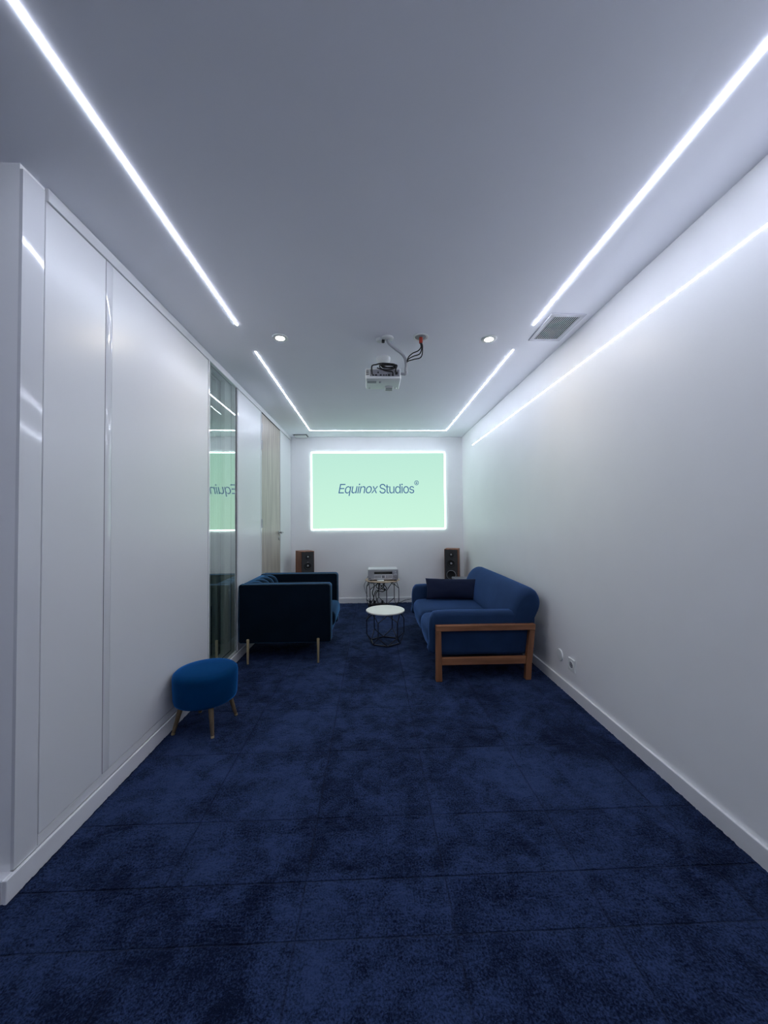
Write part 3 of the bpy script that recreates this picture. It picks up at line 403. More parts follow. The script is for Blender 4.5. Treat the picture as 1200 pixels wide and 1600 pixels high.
# ------------------------------------------------------------------ the setting
def S(name, bm, mat, label, cat, parent=None, smooth=False):
    o = obj(name, bm, mat, parent, smooth)
    return tag(o, label, cat, kind='structure')

X0, Y0 = -3.2, -2.5                                  # outer extent of the space around the camera
floor = S('floor', B(X0, XR, Y0, D, -0.10, -0.014), 'subfloor', 'floor under the deep blue carpet tiles', 'floor')
ceil = S('ceiling', B(X0 - .1, XR + .1, Y0 - .1, D + .1, H, H + 0.1), 'ceiling', 'plain white painted ceiling with light strips let into it', 'ceiling')
S('wall_back', B(X0 - .1, XR + .1, D, D + 0.12, -0.1, H), 'wall', 'white end wall behind the glowing projection screen', 'wall')
S('wall_right', B(XR, XR + 0.12, Y0, D, -0.1, H), 'wall_satin', 'long white wall behind the wooden framed sofa with a light strip', 'wall')
S('wall_front', B(X0 - .1, XR + .1, Y0 - 0.12, Y0, -0.1, H), 'wall', 'white wall behind the camera', 'wall')
S('wall_outer', B(X0 - 0.12, X0, Y0, D, -0.1, H), 'wall', 'wall of the space beyond the white partition', 'wall')
S('wall_return', B(X0, XL - 0.19, 1.361, 1.46, -0.02, H), 'wall', 'short white wall turning away at the near end of the partition', 'wall')

# carpet tiles: six shared meshes with a real pile surface
PX, PY, TX0, TY0 = 0.503, 0.4675, 0.255, 1.640
def tile_mesh(seed, n=60):
    bm = bmesh.new()
    off = Vector((seed * 13.7, seed * 5.1, 0))
    vs = []
    for j in range(n + 1):
        row = []
        for i in range(n + 1):
            x, y = i / n - 0.5, j / n - 0.5
            p = Vector((x, y, 0)) + off
            e = min(0.5 - abs(x), 0.5 - abs(y)) * 0.5
            k = min(1.0, e / 0.014)
            z = (0.0042 * noise.noise(p * 34) + 0.0028 * noise.noise(p * 11) + 0.0022 * random.random() - 0.0012) * k * k * (3 - 2 * k)
            if e < 0.010:
                z -= 0.0045 * max(0.0, noise.noise(p * 3.1 + Vector((5, 5, 0))) - 0.10) * (1 - e / 0.010) ** 2
            row.append(bm.verts.new((x, y, z)))
        vs.append(row)
    for j in range(n):
        for i in range(n):
            bm.faces.new((vs[j][i], vs[j][i + 1], vs[j + 1][i + 1], vs[j + 1][i]))
    rim = [vs[0][i] for i in range(n + 1)] + [vs[j][n] for j in range(1, n + 1)] + [vs[n][i] for i in range(n - 1, -1, -1)] + [vs[j][0] for j in range(n - 1, 0, -1)]
    low = [bm.verts.new((v.co.x, v.co.y, -0.0135)) for v in rim]
    for k in range(len(rim)):
        k2 = (k + 1) % len(rim)
        bm.faces.new((rim[k2], rim[k], low[k], low[k2]))
    me = bpy.data.meshes.new('carpet_tile')
    bm.to_mesh(me)
    bm.free()
    for p in me.polygons:
        p.use_smooth = True
    me.materials.append(M['carpet'])
    return me
TILES = [tile_mesh(s) for s in (1, 2, 3, 4, 5, 6)]
def cuts(a, b, start, pitch):
    k = math.floor((a - start) / pitch)
    c = [a]
    while start + (k + 1) * pitch < b - 1e-4:
        k += 1
        if start + k * pitch > a + 1e-4:
            c.append(start + k * pitch)
    return c + [b]
def lay(xa, xb, ya, yb):
    xs, ys = cuts(xa, xb, TX0, PX), cuts(ya, yb, TY0, PY)
    for a, b in zip(xs, xs[1:]):
        for c, d in zip(ys, ys[1:]):
            o = bpy.data.objects.new('carpet_tile', random.choice(TILES))
            COL.objects.link(o)
            o.location = ((a + b) / 2, (c + d) / 2, 0)
            o.scale = (b - a, d - c, 1)
            o.rotation_euler.z = random.choice((0, math.pi))
            o.parent = floor
lay(XL + 0.001, XR - 0.001, 1.361, D - 0.001)
lay(X0 + 0.001, XR - 0.001, Y0 + 0.001, 1.36)

# left partition
wl = bmesh.new()
XB = XL - 0.19
box(wl, XB, XL - 0.0125, 1.361, 2.906, -0.02, H)
box(wl, XB, XL - 0.0125, 3.511, 4.255, -0.02, H)
box(wl, XB, XL - 0.055, 4.255, 5.145, -0.02, H)
box(wl, XB, XL - 0.0125, 5.145, D - 0.001, -0.02, H)
box(wl, XB, XL - 0.0125, 2.906, 3.511, 2.603, H)
box(wl, XB, XL - 0.0125, 2.906, 3.511, -0.02, 0.088)
box(wl, XL - 0.055, XL - 0.0125, 4.255, 5.145, 2.575, H)
wall_left = S('wall_left', wl, 'wall', 'white panelled partition with a narrow window and a wooden door', 'wall')

def curved_strip(y0, y1, z0, z1, sag, back=0.0125, n=14):
    ring = []
    for k in range(n + 1):
        t = k / n
        y = y0 + (y1 - y0) * t
        ring.append((XL - 0.0006 + sag * 4 * t * (1 - t), y))
    ring += [(XL - back, y1), (XL - back, y0)]
    return loft(bmesh.new(), [[Vector((x, y, z)) for x, y in ring] for z in (z0, z1)])
obj('end_profile', curved_strip(1.361, 1.4515, 0.081, 2.60, 0.0008), 'gloss', wall_left, True, 40)['label'] = 'glossy rounded end profile'
PZ0, PZ1 = 0.125, 2.563
for y0, y1 in ((1.4555, 1.7815), (1.827, 2.883), (3.523, 4.243), (5.152, D - 0.004)):
    obj('wall_panel', B(XL - 0.0125, XL, y0, y1, PZ0, PZ1, 0.0015, 1), 'panel', wall_left)
    obj('bottom_rail', B(XL - 0.0125, XL - 0.001, (1.4555 if y0 < 1.5 else 1.7815 if y0 < 2 else y0), y1, 0.0825, 0.1215, 0.001, 1), 'panel', wall_left)
obj('panel_edge', curved_strip(1.7855, 1.8265, PZ0, PZ1, 0.0016), 'gloss', wall_left, True, 40)['label'] = 'glossy rounded panel edge'
obj('joint', B(XL - 0.0125, XL - 0.0010, 1.7816, 1.7854, PZ0, PZ1), 'dark_joint', wall_left)
obj('top_rail', B(XL - 0.0125, XL + 0.004, 1.462, D - 0.002, 2.568, H - 0.001, 0.0015, 1), 'panel', wall_left)

# window: two panes, nested frames between them
win = thing('window_1', 'narrow floor to ceiling window in the white partition', 'window', (XL, 3.21, 0), kind='structure')
def ring_frame(x0, x1, w, inset=0.0):
    a, b, lo, hi = 2.9065 + inset, 3.5105 - inset, 0.0885 + inset, 2.6025 - inset
    h = min(w, 0.035)
    bm = bmesh.new()
    box(bm, x0, x1, a, a + w, lo, hi)
    box(bm, x0, x1, b - w, b, lo, hi)
    box(bm, x0, x1, a + w, b - w, lo, lo + h)
    box(bm, x0, x1, a + w, b - w, hi - h, hi)
    return bm
obj('window_frame', ring_frame(XL - 0.056, XL - 0.024, 0.006), 'frame', win)
obj('gasket', ring_frame(XL - 0.0575, XL - 0.056, 0.012), 'dark_gap', win)
obj('middle_sash', ring_frame(XL - 0.092, XL - 0.0575, 0.160), 'frame', win)
obj('gasket', ring_frame(XL - 0.0975, XL - 0.092, 0.152), 'dark_gap', win)
obj('rear_sash', ring_frame(XL - 0.150, XL - 0.120, 0.200), 'frame', win)
def skew_pane(xa, xb, ya, yb, z0, z1, t=0.005):
    return loft(bmesh.new(), [[Vector(p + (z,)) for p in ((xa, ya), (xb, yb), (xb - t, yb), (xa - t, ya))] for z in (z0, z1)])
obj('pane', skew_pane(XL - 0.0025, XL - 0.0098, 2.9085, 3.5000, 0.0925, 2.5985), 'glass', win)
obj('pane', skew_pane(XL - 0.062, XL - 0.070, 3.0675, 3.3495, 0.124, 2.567), 'glass_rear', win)
obj('pane', skew_pane(XL - 0.1275, XL - 0.1355, 3.1075, 3.3095, 0.124, 2.567), 'glass_rear', win)
obj('gasket', B(XL - 0.0152, XL - 0.0085, 3.5005, 3.5044, 0.0925, 2.5985), 'dark_gap', win)
for y0, y1 in ((2.8845, 2.9085), (3.5085, 3.5215)):
    obj('edge_trim', B(XL - 0.010, XL + 0.004, y0, y1, 0.085, 2.566, 0.003, 2), 'gloss', win)
obj('edge_trim', B(XL - 0.010, XL + 0.003, 2.9085, 3.5085, 0.080, 0.0915, 0.002, 1), 'alu', win)

# door
door = thing('door_1', 'tall oak veneered door near the far end of the partition', 'door', (XL, 4.7, 0), kind='structure')
obj('door_leaf', B(XL - 0.046, XL - 0.004, 4.274, 5.137, 0.010, 2.560, 0.002, 1), 'door_wood', door)
obj('door_frame', B(XL - 0.050, XL + 0.003, 4.247, 4.270, 0.0, 2.566, 0.002, 1), 'gloss', door)
obj('door_frame', B(XL - 0.050, XL + 0.002, 5.140, 5.150, 0.0, 2.566, 0.002, 1), 'panel', door)
obj('door_frame', B(XL - 0.050, XL + 0.001, 4.270, 5.140, 2.5635, 2.5745, 0.001, 1), 'dark_gap', door)  # dark strip painted in for the shade of the gap over the door
for z in (2.385, 2.185, 1.275, 0.25):
    bm = tube(bmesh.new(), [(XL + 0.004, 4.272, z - 0.05), (XL + 0.004, 4.272, z + 0.05)], 0.008, 10)
    obj('hinge', bm, 'steel', door, True, 40)
hd = obj('handle', tube(bmesh.new(), smooth_path([(XL - 0.004, 5.075, 1.145), (XL + 0.035, 5.075, 1.145), (XL + 0.052, 5.060, 1.145), (XL + 0.055, 5.02, 1.145), (XL + 0.055, 4.955, 1.143)], 5), 0.0115, 10), 'steel', door, True, 50)
obj('rose', disc_lathe([(0.026, 0.0), (0.026, 0.007), (0.022, 0.009)], (0, 0, 0), 20, 'Z'), 'steel', hd, True, 40)
rose = hd.children[0]
for v in rose.data.vertices:
    v.co = Vector((XL - 0.004 + v.co.z, 5.075 + v.co.x, 1.145 + v.co.y))
kh = obj('keyhole', disc_lathe([(0.022, 0.0), (0.022, 0.006), (0.018, 0.008)], (0, 0, 0), 20, 'Z'), 'steel', door, True, 40)
for v in kh.data.vertices:
    v.co = Vector((XL - 0.004 + v.co.z, 5.075 + v.co.x, 1.065 + v.co.y * 1.3))

# skirting boards
bl = bmesh.new()
box(bl, XL - 0.0005, XL + 0.012, 1.3215, 4.246, -0.012, 0.079, 0.002, 1)
box(bl, XL - 0.0005, XL + 0.012, 5.151, D - 0.016, -0.012, 0.079, 0.002, 1)
box(bl, X0 + .01, XL - 0.0006, 1.3215, 1.3605, -0.012, 0.079, 0.003, 1)
S('baseboard_left', bl, 'skirting', 'white skirting board along the panelled partition', 'skirting')
S('baseboard_right', B(XR - 0.015, XR, Y0, D - 0.0165, -0.012, 0.080, 0.003, 2), 'skirting', 'white skirting board under the long wall with the light strip', 'skirting')
S('baseboard_back', B(XL + 0.013, XR - 0.0155, D - 0.016, D, -0.012, 0.079, 0.003, 2), 'skirting', 'white skirting board along the screen wall', 'skirting')

# ------------------------------------------------------------------ lamps
def strip(name, segs, label, mat='led'):
    bm = bmesh.new()
    for s in segs:
        box(bm, *s)
    return tag(obj(name, bm, mat), label, 'light')
w, zt = 0.0046, 0.0025
strip('led_strip', [(-0.896 - w, -0.896 + w, -2.3, 2.475, H - zt, H + 0.01)], 'near ceiling light strip above the white partition panels')
strip('led_strip', [(1.113 - w, 1.113 + w, -2.3, 2.438, H - zt, H + 0.01)], 'near ceiling light strip ending beside the square ceiling vent')
w = 0.0036
strip('led_strip', [(-0.895 - w, -0.895 + w, 2.860, 5.390, H - zt, H + 0.01),
                    (-0.895 + w, 1.115 - w, 5.390 - 2 * w, 5.390, H - zt, H + 0.01),
                    (1.115 - w, 1.115 + w, 2.797, 5.390, H - zt, H + 0.01)], 'far ceiling light strip bent in a U before the screen wall')
strip('led_strip', [(XR - 0.0012, XR + 0.01, -2.0, 5.205, 2.3675 - .0045, 2.3675 + .0045)], 'light strip set along the right-hand wall', 'wall_led')

def downlight(x, y, label):
    t = thing('downlight', label, 'light', (x, y, H), group='recessed warm downlights')
    obj('trim_ring', disc_lathe([(0.056, 0.0), (0.056, -0.004), (0.052, -0.0065), (0.0305, -0.0065), (0.0305, -0.003)], (x, y, H), 32), 'white_plastic', t, True, 40)
    obj('lamp', disc_lathe([(0.030, -0.001), (0.030, -0.0064), (0.010, -0.0066)], (x, y, H), 24), 'spot', t, True)
downlight(-0.650, 2.640, 'small warm ceiling spot between the partition and the projector')
downlight(0.868, 2.632, 'small warm ceiling spot between the projector and the ceiling vent')

# projection screen
scr = thing('projection_screen', 'glowing mint green projection screen with a studio name', 'screen', (0.112, D, 1.15))
sx0, sx1, sz0, sz1, bw = -0.951, 1.176, 1.153, 2.383, 0.019
obj('picture', B(sx0 + bw, sx1 - bw, D - 0.011, D - 0.002, sz0 + bw, sz1 - bw), 'screen', scr)
bm = bmesh.new()
box(bm, sx0, sx1, D - 0.014, D - 0.002, sz0, sz0 + bw)
box(bm, sx0, sx1, D - 0.014, D - 0.002, sz1 - bw, sz1)
box(bm, sx0, sx0 + bw, D - 0.014, D - 0.002, sz0 + bw, sz1 - bw)
box(bm, sx1 - bw, sx1, D - 0.014, D - 0.002, sz0 + bw, sz1 - bw)
obj('screen_border', bm, 'screen_border', scr)['label'] = 'bright white border of the screen'
def letters(name, data, x0, x1, base, cap, xa, xb, ca):
    vs, fs = data
    bm = bmesh.new()
    bv = [bm.verts.new((x0 + (x - xa) / (xb - xa) * (x1 - x0), D - 0.0125, base + y / ca * cap)) for x, y in vs]
    for f in fs:
        try:
            bm.faces.new([bv[i] for i in f])
        except ValueError:
            pass
    o = obj(name, bm, 'lettering', scr)
    return o
letters('lettering', TXT['equinox'], -0.524, 0.106, 1.728, 0.151, 0.06, 2.376, 0.516)
letters('lettering', TXT['studios'], 0.126, 0.678, 1.724, 0.151, 0.038, 2.121, 0.516)
letters('registered_mark', TXT['reg'], 0.680, 0.752, 1.850 - 0.02, 0.0745, 0.033, 0.43, 0.516 - 0.118)

# ceiling vent
vt = thing('ceiling_vent', 'square slatted ceiling vent beside the light strip', 'vent', (1.284, 2.475, H))
vx0, vx1, vy0, vy1 = 1.168, 1.400, 2.297, 2.650
bm = bmesh.new()
fw = 0.030
box(bm, vx0, vx1, vy0, vy0 + fw, H - 0.007, H, 0.002, 1)
box(bm, vx0, vx1, vy1 - fw, vy1, H - 0.007, H, 0.002, 1)
box(bm, vx0, vx0 + fw, vy0 + fw, vy1 - fw, H - 0.007, H, 0.002, 1)
box(bm, vx1 - fw, vx1, vy0 + fw, vy1 - fw, H - 0.007, H, 0.002, 1)
obj('vent_frame', bm, 'vent', vt)
obj('vent_backing', B(vx0 + fw, vx1 - fw, vy0 + fw, vy1 - fw, H - 0.0012, H), 'dark_gap', vt)  # dark sheet standing in for the shade behind the slats
ns = 13
for i in range(ns):
    cx = vx0 + fw + 0.006 + (vx1 - vx0 - 2 * fw - 0.012) * i / (ns - 1)
    obj('slat', B(cx - 0.0026, cx + 0.0026, vy0 + fw, vy1 - fw, H - 0.0065, H - 0.004), 'vent', vt)
for y in (vy0 + 0.014, vy1 - 0.014):
    obj('screw', disc_lathe([(0.006, -0.007), (0.005, -0.010)], (1.284, y, H), 10), 'silver_light', vt)

df = thing('air_diffuser', 'small white air diffuser in the ceiling corner over the door', 'vent', (-1.09, 5.73, H))
obj('diffuser_frame', B(-1.205, -0.975, 5.600, 5.805, H - 0.004, H, 0.002, 1), 'vent', df)
obj('slot', B(-1.190, -0.990, 5.612, 5.795, H - 0.0055, H - 0.004), 'dark_gap', df)  # flat dark plate, coloured as the shade inside the slot
bm = B(-1.180, -1.000, 5.640, 5.800, H - 0.019, H - 0.0055, 0.002, 1)
obj('plate', bm, 'white_plastic', df)

# ------------------------------------------------------------------ wall fittings
so = thing('power_socket', 'square white power socket low on the right-hand wall', 'socket', (XR, 2.65, 0.235))
bm = B(XR - 0.011, XR, 2.607, 2.692, 0.188, 0.278, 0.003, 2)
obj('plate', bm, 'white_plastic', so)
obj('socket_well', disc_lathe([(0.029, 0.011), (0.029, 0.0135), (0.025, 0.0135), (0.023, 0.0115)], (XR, 2.65, 0.233), 24, 'X'), 'white_plastic', so, True, 40)
obj('well_floor', disc_lathe([(0.022, 0.011), (0.022, 0.0118)], (XR, 2.65, 0.233), 20, 'X'), 'grey_plastic', so)
for dy in (-0.0095, 0.0095):
    obj('pin_hole', disc_lathe([(0.0035, 0.0118), (0.0035, 0.0123)], (XR, 2.65 + dy, 0.233), 10, 'X'), 'black', so)
cp = thing('cover_plate', 'round white blanking plate on the wall beside the power socket', 'cover plate', (XR, 2.84, 0.244))
obj('disc', disc_lathe([(0.046, 0.0), (0.046, 0.005), (0.042, 0.009), (0.01, 0.010)], (XR, 2.825, 0.244), 32, 'X'), 'white_plastic', cp, True, 40)

# ------------------------------------------------------------------ armchair
ac = thing('armchair', 'dark teal velvet tuxedo armchair with channelled back and brass legs', 'armchair', (-0.8, 3.8, 0))
ax0, ax1, ay0, ay1, az0, az1 = -1.232, -0.384, 3.420, 4.180, 0.178, 0.716
AT = 0.098
for y0 in (ay0, ay1 - AT):
    am = obj('arm', B(ax0 + 0.001, ax1, y0, y0 + AT, az0, az1, 0.022, 4), 'velvet_arm', ac, True, 50)
    for yy in (y0 + 0.006, y0 + AT - 0.006):
        rr = 0.030
        path = [(ax0 + 0.03, yy, az1 - 0.002)] + [(ax1 - 0.002 - rr + rr * math.sin(a), yy, az1 - 0.002 - rr + rr * math.cos(a)) for a in [R(k * 15) for k in range(7)]] + [(ax1 - 0.002, yy, az0 + 0.02)]
        obj('piping', tube(bmesh.new(), path, 0.0055, 8), 'piping', am, True)
obj('backrest', B(ax0, -1.090, ay0 + AT, ay1 - AT, az0, az1 - 0.004, 0.03, 4), 'velvet_arm', ac, True, 50)
obj('seat_base', B(-1.09, ax1 - 0.020, ay0 + AT, ay1 - AT, az0 + 0.004, 0.30, 0.02, 3), 'velvet_arm', ac, True, 50)
bm = B(-1.02, ax1 + 0.030, ay0 + AT + 0.003, ay1 - AT - 0.003, 0.285, 0.435, 0.055, 5)
obj('seat_cushion', bm, 'velvet_arm', ac, True, 60)
n = 4
yA, yB = ay0 + AT, ay1 - AT
prof = smooth_path([(-1.215, 0, 0.690), (-1.150, 0, 0.718), (-1.085, 0, 0.712), (-1.040, 0, 0.680), (-1.014, 0, 0.60), (-1.005, 0, 0.42)], 6)
for i in range(n):
    yc = yA + (i + 0.5) * (yB - yA) / n
    rr = (yB - yA) / n / 2 - 0.0005
    rings = []
    for k, p in enumerate(prof):
        t = (prof[min(k + 1, len(prof) - 1)] - prof[max(k - 1, 0)]).normalized()
        nrm = Vector((-t.z, 0, t.x))
        rings.append([Vector((p.x, yc, p.z)) + nrm * ((abs(math.sin(a)) ** 0.8 * math.copysign(1, math.sin(a)) - 1) * 0.030) + Vector((0, math.cos(a) * rr, 0)) for a in [2 * math.pi * q / 20 for q in range(20)]])
    obj('back_channel', loft(bmesh.new(), rings), 'velvet_arm', ac, True, 70)
for x, y in ((-1.137, ay0 - 0.0125), (-0.500, ay0 - 0.0125), (-1.137, ay1 + 0.0125), (-0.500, ay1 + 0.0125)):
    bm = tube(bmesh.new(), [(x, y, 0.0), (x, y, 0.004), (x, y, 0.218), (x, y, 0.2225)], [0.0085, 0.0095, 0.013, 0.0115], 14)
    obj('leg', bm, 'brass', ac, True, 50)

# ------------------------------------------------------------------ wooden framed sofa
sf = thing('sofa', 'navy blue two seat sofa with an oak end frame against the wall', 'sofa', (0.9, 3.7, 0))
def quad_prism(pts, y0, y1):
    return loft(bmesh.new(), [[Vector((x, y, z)) for x, z in pts] for y in (y0, y1)])
def bev(bm, r=0.004):
    bmesh.ops.bevel(bm, geom=list(bm.edges), offset=r, segments=2, profile=0.5, affect='EDGES')
    return bm
for fy0, fy1, fx in ((2.950, 2.994, 0.0), (4.392, 4.434, 0.085)):
    obj('leg', bev(quad_prism([(0.505 + fx, 0.0), (0.556 + fx, 0.0), (0.551 + fx, 0.400), (0.509 + fx, 0.400)], fy0, fy1)), 'oak_z', sf)
    obj('leg', bev(quad_prism([(1.232, 0.0), (1.278, 0.0), (1.286, 0.14), (1.318, 0.400), (1.272, 0.400), (1.240, 0.14)], fy0, fy1)), 'oak_z', sf)
    obj('top_rail', bev(quad_prism([(0.509 + fx, 0.401), (1.318, 0.401), (1.321, 0.447), (0.509 + fx, 0.447)], fy0 - .002, fy1)), 'oak_x', sf)
    obj('lower_rail', bev(quad_prism([(0.5525 + fx, 0.128), (1.238, 0.128), (1.244, 0.186), (0.5525 + fx, 0.186)], fy0 + 0.006, fy1 - 0.004)), 'oak_x', sf)
for fy0, fy1 in ((2.996, 3.125), (4.262, 4.390)):
    ring = smooth_path([(0.492, 0, 0.20), (0.468, 0, 0.30), (0.468, 0, 0.44), (0.492, 0, 0.515), (0.56, 0, 0.540), (0.90, 0, 0.541), (1.25, 0, 0.538), (1.330, 0, 0.528), (1.345, 0, 0.48), (1.325, 0, 0.30), (1.30, 0, 0.195), (0.90, 0, 0.19)], 5, True)
    c = Vector((0.9, 0, 0.36))
    rings = []
    for t, s in ((0.0, 0.035), (0.004, 0.018), (0.016, 0.005), (0.035, 0.0), (0.094, 0.0), (0.112, 0.006), (0.124, 0.02), (0.128, 0.04)):
        rr = []
        for p in ring:
            d = p - c
            k = 1 - s / max(abs(d.x) if abs(d.x) > abs(d.z) * 2.2 else abs(d.z), 0.1)
            rr.append(Vector((c.x + d.x * (1 - s / 0.43), fy0 + t, c.z + d.z * (1 - s / 0.18))))
        rings.append(rr)
    bm = loft(bmesh.new(), rings)
    obj('arm', bm, 'sofa', sf, True, 60)
obj('seat_base', B(0.53, 1.24, 3.10, 4.28, 0.185, 0.30, 0.02, 2), 'sofa', sf, True, 50)
for y0, y1 in ((3.118, 3.655), (3.659, 4.266)):
    bm = bmesh.new()
    nx, ny = 24, 18
    ring0 = smooth_path([(0.52, 0, 0.185), (0.478, 0, 0.235), (0.468, 0, 0.31), (0.490, 0, 0.368), (0.55, 0, 0.392), (0.80, 0, 0.398), (1.05, 0, 0.394), (1.18, 0, 0.385), (1.21, 0, 0.33), (1.20, 0, 0.25), (1.15, 0, 0.20), (0.80, 0, 0.19)], 4, True)
    c = Vector((0.84, 0, 0.29))
    rings = []
    L = y1 - y0
    for t, s in ((0, 0.045), (0.006, 0.022), (0.022, 0.008), (0.05, 0.002), (0.13, 0.0), (L / 2, -0.004), (L - 0.13, 0.0), (L - 0.05, 0.002), (L - 0.022, 0.008), (L - 0.006, 0.022), (L, 0.045)):
        rings.append([Vector((c.x + (p.x - c.x) * (1 - s / 0.37), y0 + t, c.z + (p.z - c.z) * (1 - s / 0.105))) for p in ring0])
    loft(bm, rings)
    obj('seat_cushion', bm, 'sofa', sf, True, 60)
ring0 = smooth_path([(1.130, 0, 0.395), (1.140, 0, 0.50), (1.185, 0, 0.62), (1.245, 0, 0.695), (1.310, 0, 0.722), (1.362, 0, 0.706), (1.392, 0, 0.650), (1.392, 0, 0.580), (1.360, 0, 0.50), (1.30, 0, 0.40), (1.23, 0, 0.36), (1.16, 0, 0.365)], 5, True)
c = Vector((1.265, 0, 0.55))
rings = []
y0, y1 = 2.985, 4.560
L = y1 - y0
for t, s in ((0, 0.30), (0.006, 0.20), (0.025, 0.10), (0.06, 0.035), (0.11, 0.006), (0.2, 0.0), (L / 2, -0.01), (L - 0.2, 0.0), (L - 0.11, 0.006), (L - 0.06, 0.035), (L - 0.025, 0.10), (L - 0.006, 0.20), (L, 0.30)):
    rings.append([Vector((c.x + (p.x - c.x) * (1 - s), y0 + t, c.z + (p.z - c.z) * (1 - s))) for p in ring0])
obj('backrest', loft(bmesh.new(), rings), 'sofa', sf, True, 70)

# cushion leaning on the far arm
def pillow_bm(w, h, t, n=22):
    bm = bmesh.new()
    g = {}
    for side in (1, -1):
        for j in range(n + 1):
            for i in range(n + 1):
                u, v = 2 * i / n - 1, 2 * j / n - 1
                border = i in (0, n) or j in (0, n)
                if border and side == -1:
                    g[(side, i, j)] = g[(1, i, j)]
                    continue
                bulge = ((1 - u * u) * (1 - v * v)) ** 0.45
                pin = 1 - 0.07 * (1 - abs(u)) ** 0.8 * abs(v) ** 3
                pin2 = 1 - 0.05 * (1 - abs(v)) ** 0.8 * abs(u) ** 3
                wr = 0.006 * noise.noise(Vector((u * 2.3, v * 2.1, side * 3.0))) * bulge
                g[(side, i, j)] = bm.verts.new((u * w / 2 * pin2, side * (t / 2 * bulge + wr), v * h / 2 * pin))
    for side in (1, -1):
        for j in range(n):
            for i in range(n):
                q = [g[(side, i, j)], g[(side, i + 1, j)], g[(side, i + 1, j + 1)], g[(side, i, j + 1)]]
                bm.faces.new(q if side == 1 else q[::-1])
    return bm
pb = pillow_bm(0.60, 0.24, 0.13)
bmesh.ops.transform(pb, verts=pb.verts, matrix=Matrix.Translation((0.905, 4.148, 0.514)) @ Matrix.Rotation(R(1.5), 4, 'Y') @ Matrix.Rotation(R(-24), 4, 'X'))
tag(obj('throw_pillow', pb, 'pillow', None, True), 'dark navy oblong pillow lying against the far sofa arm', 'pillow')

# ------------------------------------------------------------------ stool
stx, sty = -1.072, 2.418
st = thing('stool', 'round royal blue velvet stool on four splayed wooden legs', 'stool', (stx, sty, 0))
obj('seat', disc_lathe([(0.165, 0.172), (0.182, 0.178), (0.187, 0.195), (0.190, 0.27), (0.1915, 0.328), (0.188, 0.345), (0.176, 0.357), (0.140, 0.364), (0.07, 0.3675), (0.01, 0.368)], (stx, sty, 0), 48), 'velvet_stool', st, True, 60)
for k in range(4):
    a = R(35 + 90 * k)
    c_, s_ = math.cos(a), math.sin(a)
    top, bot = (stx + 0.135 * c_, sty + 0.135 * s_, 0.178), (stx + 0.186 * c_, sty + 0.186 * s_, 0.0)
    mid = tuple(t + (b - t) * 0.93 for t, b in zip(top, bot))
    lg = obj('leg', tube(bmesh.new(), [top, mid], [0.0165, 0.0105], 14), 'leg_wood', st, True, 50)
    obj('leg_tip', tube(bmesh.new(), [mid, bot], [0.0110, 0.0100], 14), 'brass', lg, True, 50)

# ------------------------------------------------------------------ wire side tables
def wire_table(x, y, s, rot, top_mat, name, label):
    t = thing(name, label, 'table', (x, y, 0), group='round side tables on wire bases')
    Ht = 0.346 * s
    rt = 0.206 * s
    obj('tabletop', disc_lathe([(rt - 0.006, Ht - 0.016), (rt, Ht - 0.012), (rt, Ht - 0.003), (rt - 0.003, Ht)], (x, y, 0), 56), top_mat, t, True, 30)
    wr = 0.0055
    def P(r, a, z):
        return (x + r * s * math.cos(R(a)), y + r * s * math.sin(R(a)), z)
    zT, zM, zL, zB = Ht - 0.016 - wr, Ht - 0.098 * s, 0.094 * s, wr + 0.002
    T = [P(0.168, rot + 60 * k, zT) for k in range(6)]
    Bt = [P(0.165, rot + 60 * k, zB) for k in range(6)]
    Mm = [P(0.200, rot + 30 + 60 * k, zM) for k in range(6)]
    Ll = [P(0.200, rot + 30 + 60 * k, zL) for k in range(6)]
    obj('top_ring', tube(bmesh.new(), T, wr, 6, True), 'black_wire', t)
    obj('base_ring', tube(bmesh.new(), Bt, wr * 1.2, 6, True), 'black_wire', t)
    for k in range(6):
        k1 = (k + 1) % 6
        obj('upright', tube(bmesh.new(), [Ll[k], Mm[k]], wr * 1.1, 6), 'black_wire', t)
        for a_, b_ in ((Mm[k], T[k]), (Mm[k], T[k1]), (Ll[k], Bt[k]), (Ll[k], Bt[k1])):
            obj('strut', tube(bmesh.new(), [a_, b_], wr * 0.9, 6), 'black_wire', t)
    return t
wire_table(0.137, 3.940, 1.0, -24, 'cream_top', 'side_table', 'small round cream topped wire table standing alone on the carpet')
TBX, TBY = 0.150, 5.440
wire_table(TBX, TBY, 1.235, -48, 'wood_top', 'side_table', 'larger round wood topped wire table carrying the silver receiver')
ZT = 0.346 * 1.235

# ------------------------------------------------------------------ receiver and remote
rc = thing('stereo_receiver', 'silver stereo receiver on the far wire table', 'receiver', (0.157, 5.45, ZT))
rx0, rx1, ry0, ry1, rz0, rz1 = -0.060, 0.374, 5.292, 5.590, ZT + 0.014, ZT + 0.166
obj('case', B(rx0 + 0.004, rx1 - 0.004, ry0 + 0.012, ry1, rz0, rz1 - 0.004, 0.003, 1), 'silver_light', rc)
fp = obj('faceplate', B(rx0, rx1, ry0, ry0 + 0.012, rz0, rz1, 0.003, 2), 'silver', rc)
obj('display', B(0.028, 0.288, ry0 - 0.002, ry0 + 0.002, rz0 + 0.084, rz0 + 0.116), 'display', fp)
obj('button_panel', B(0.028, 0.292, ry0 - 0.003, ry0 + 0.002, rz0 + 0.014, rz0 + 0.078, 0.001, 1), 'silver_light', fp)
obj('top_strip', B(rx0, rx1, ry0 - 0.002, ry0 + 0.002, rz1 - 0.014, rz1 - 0.003), 'silver_light', fp)
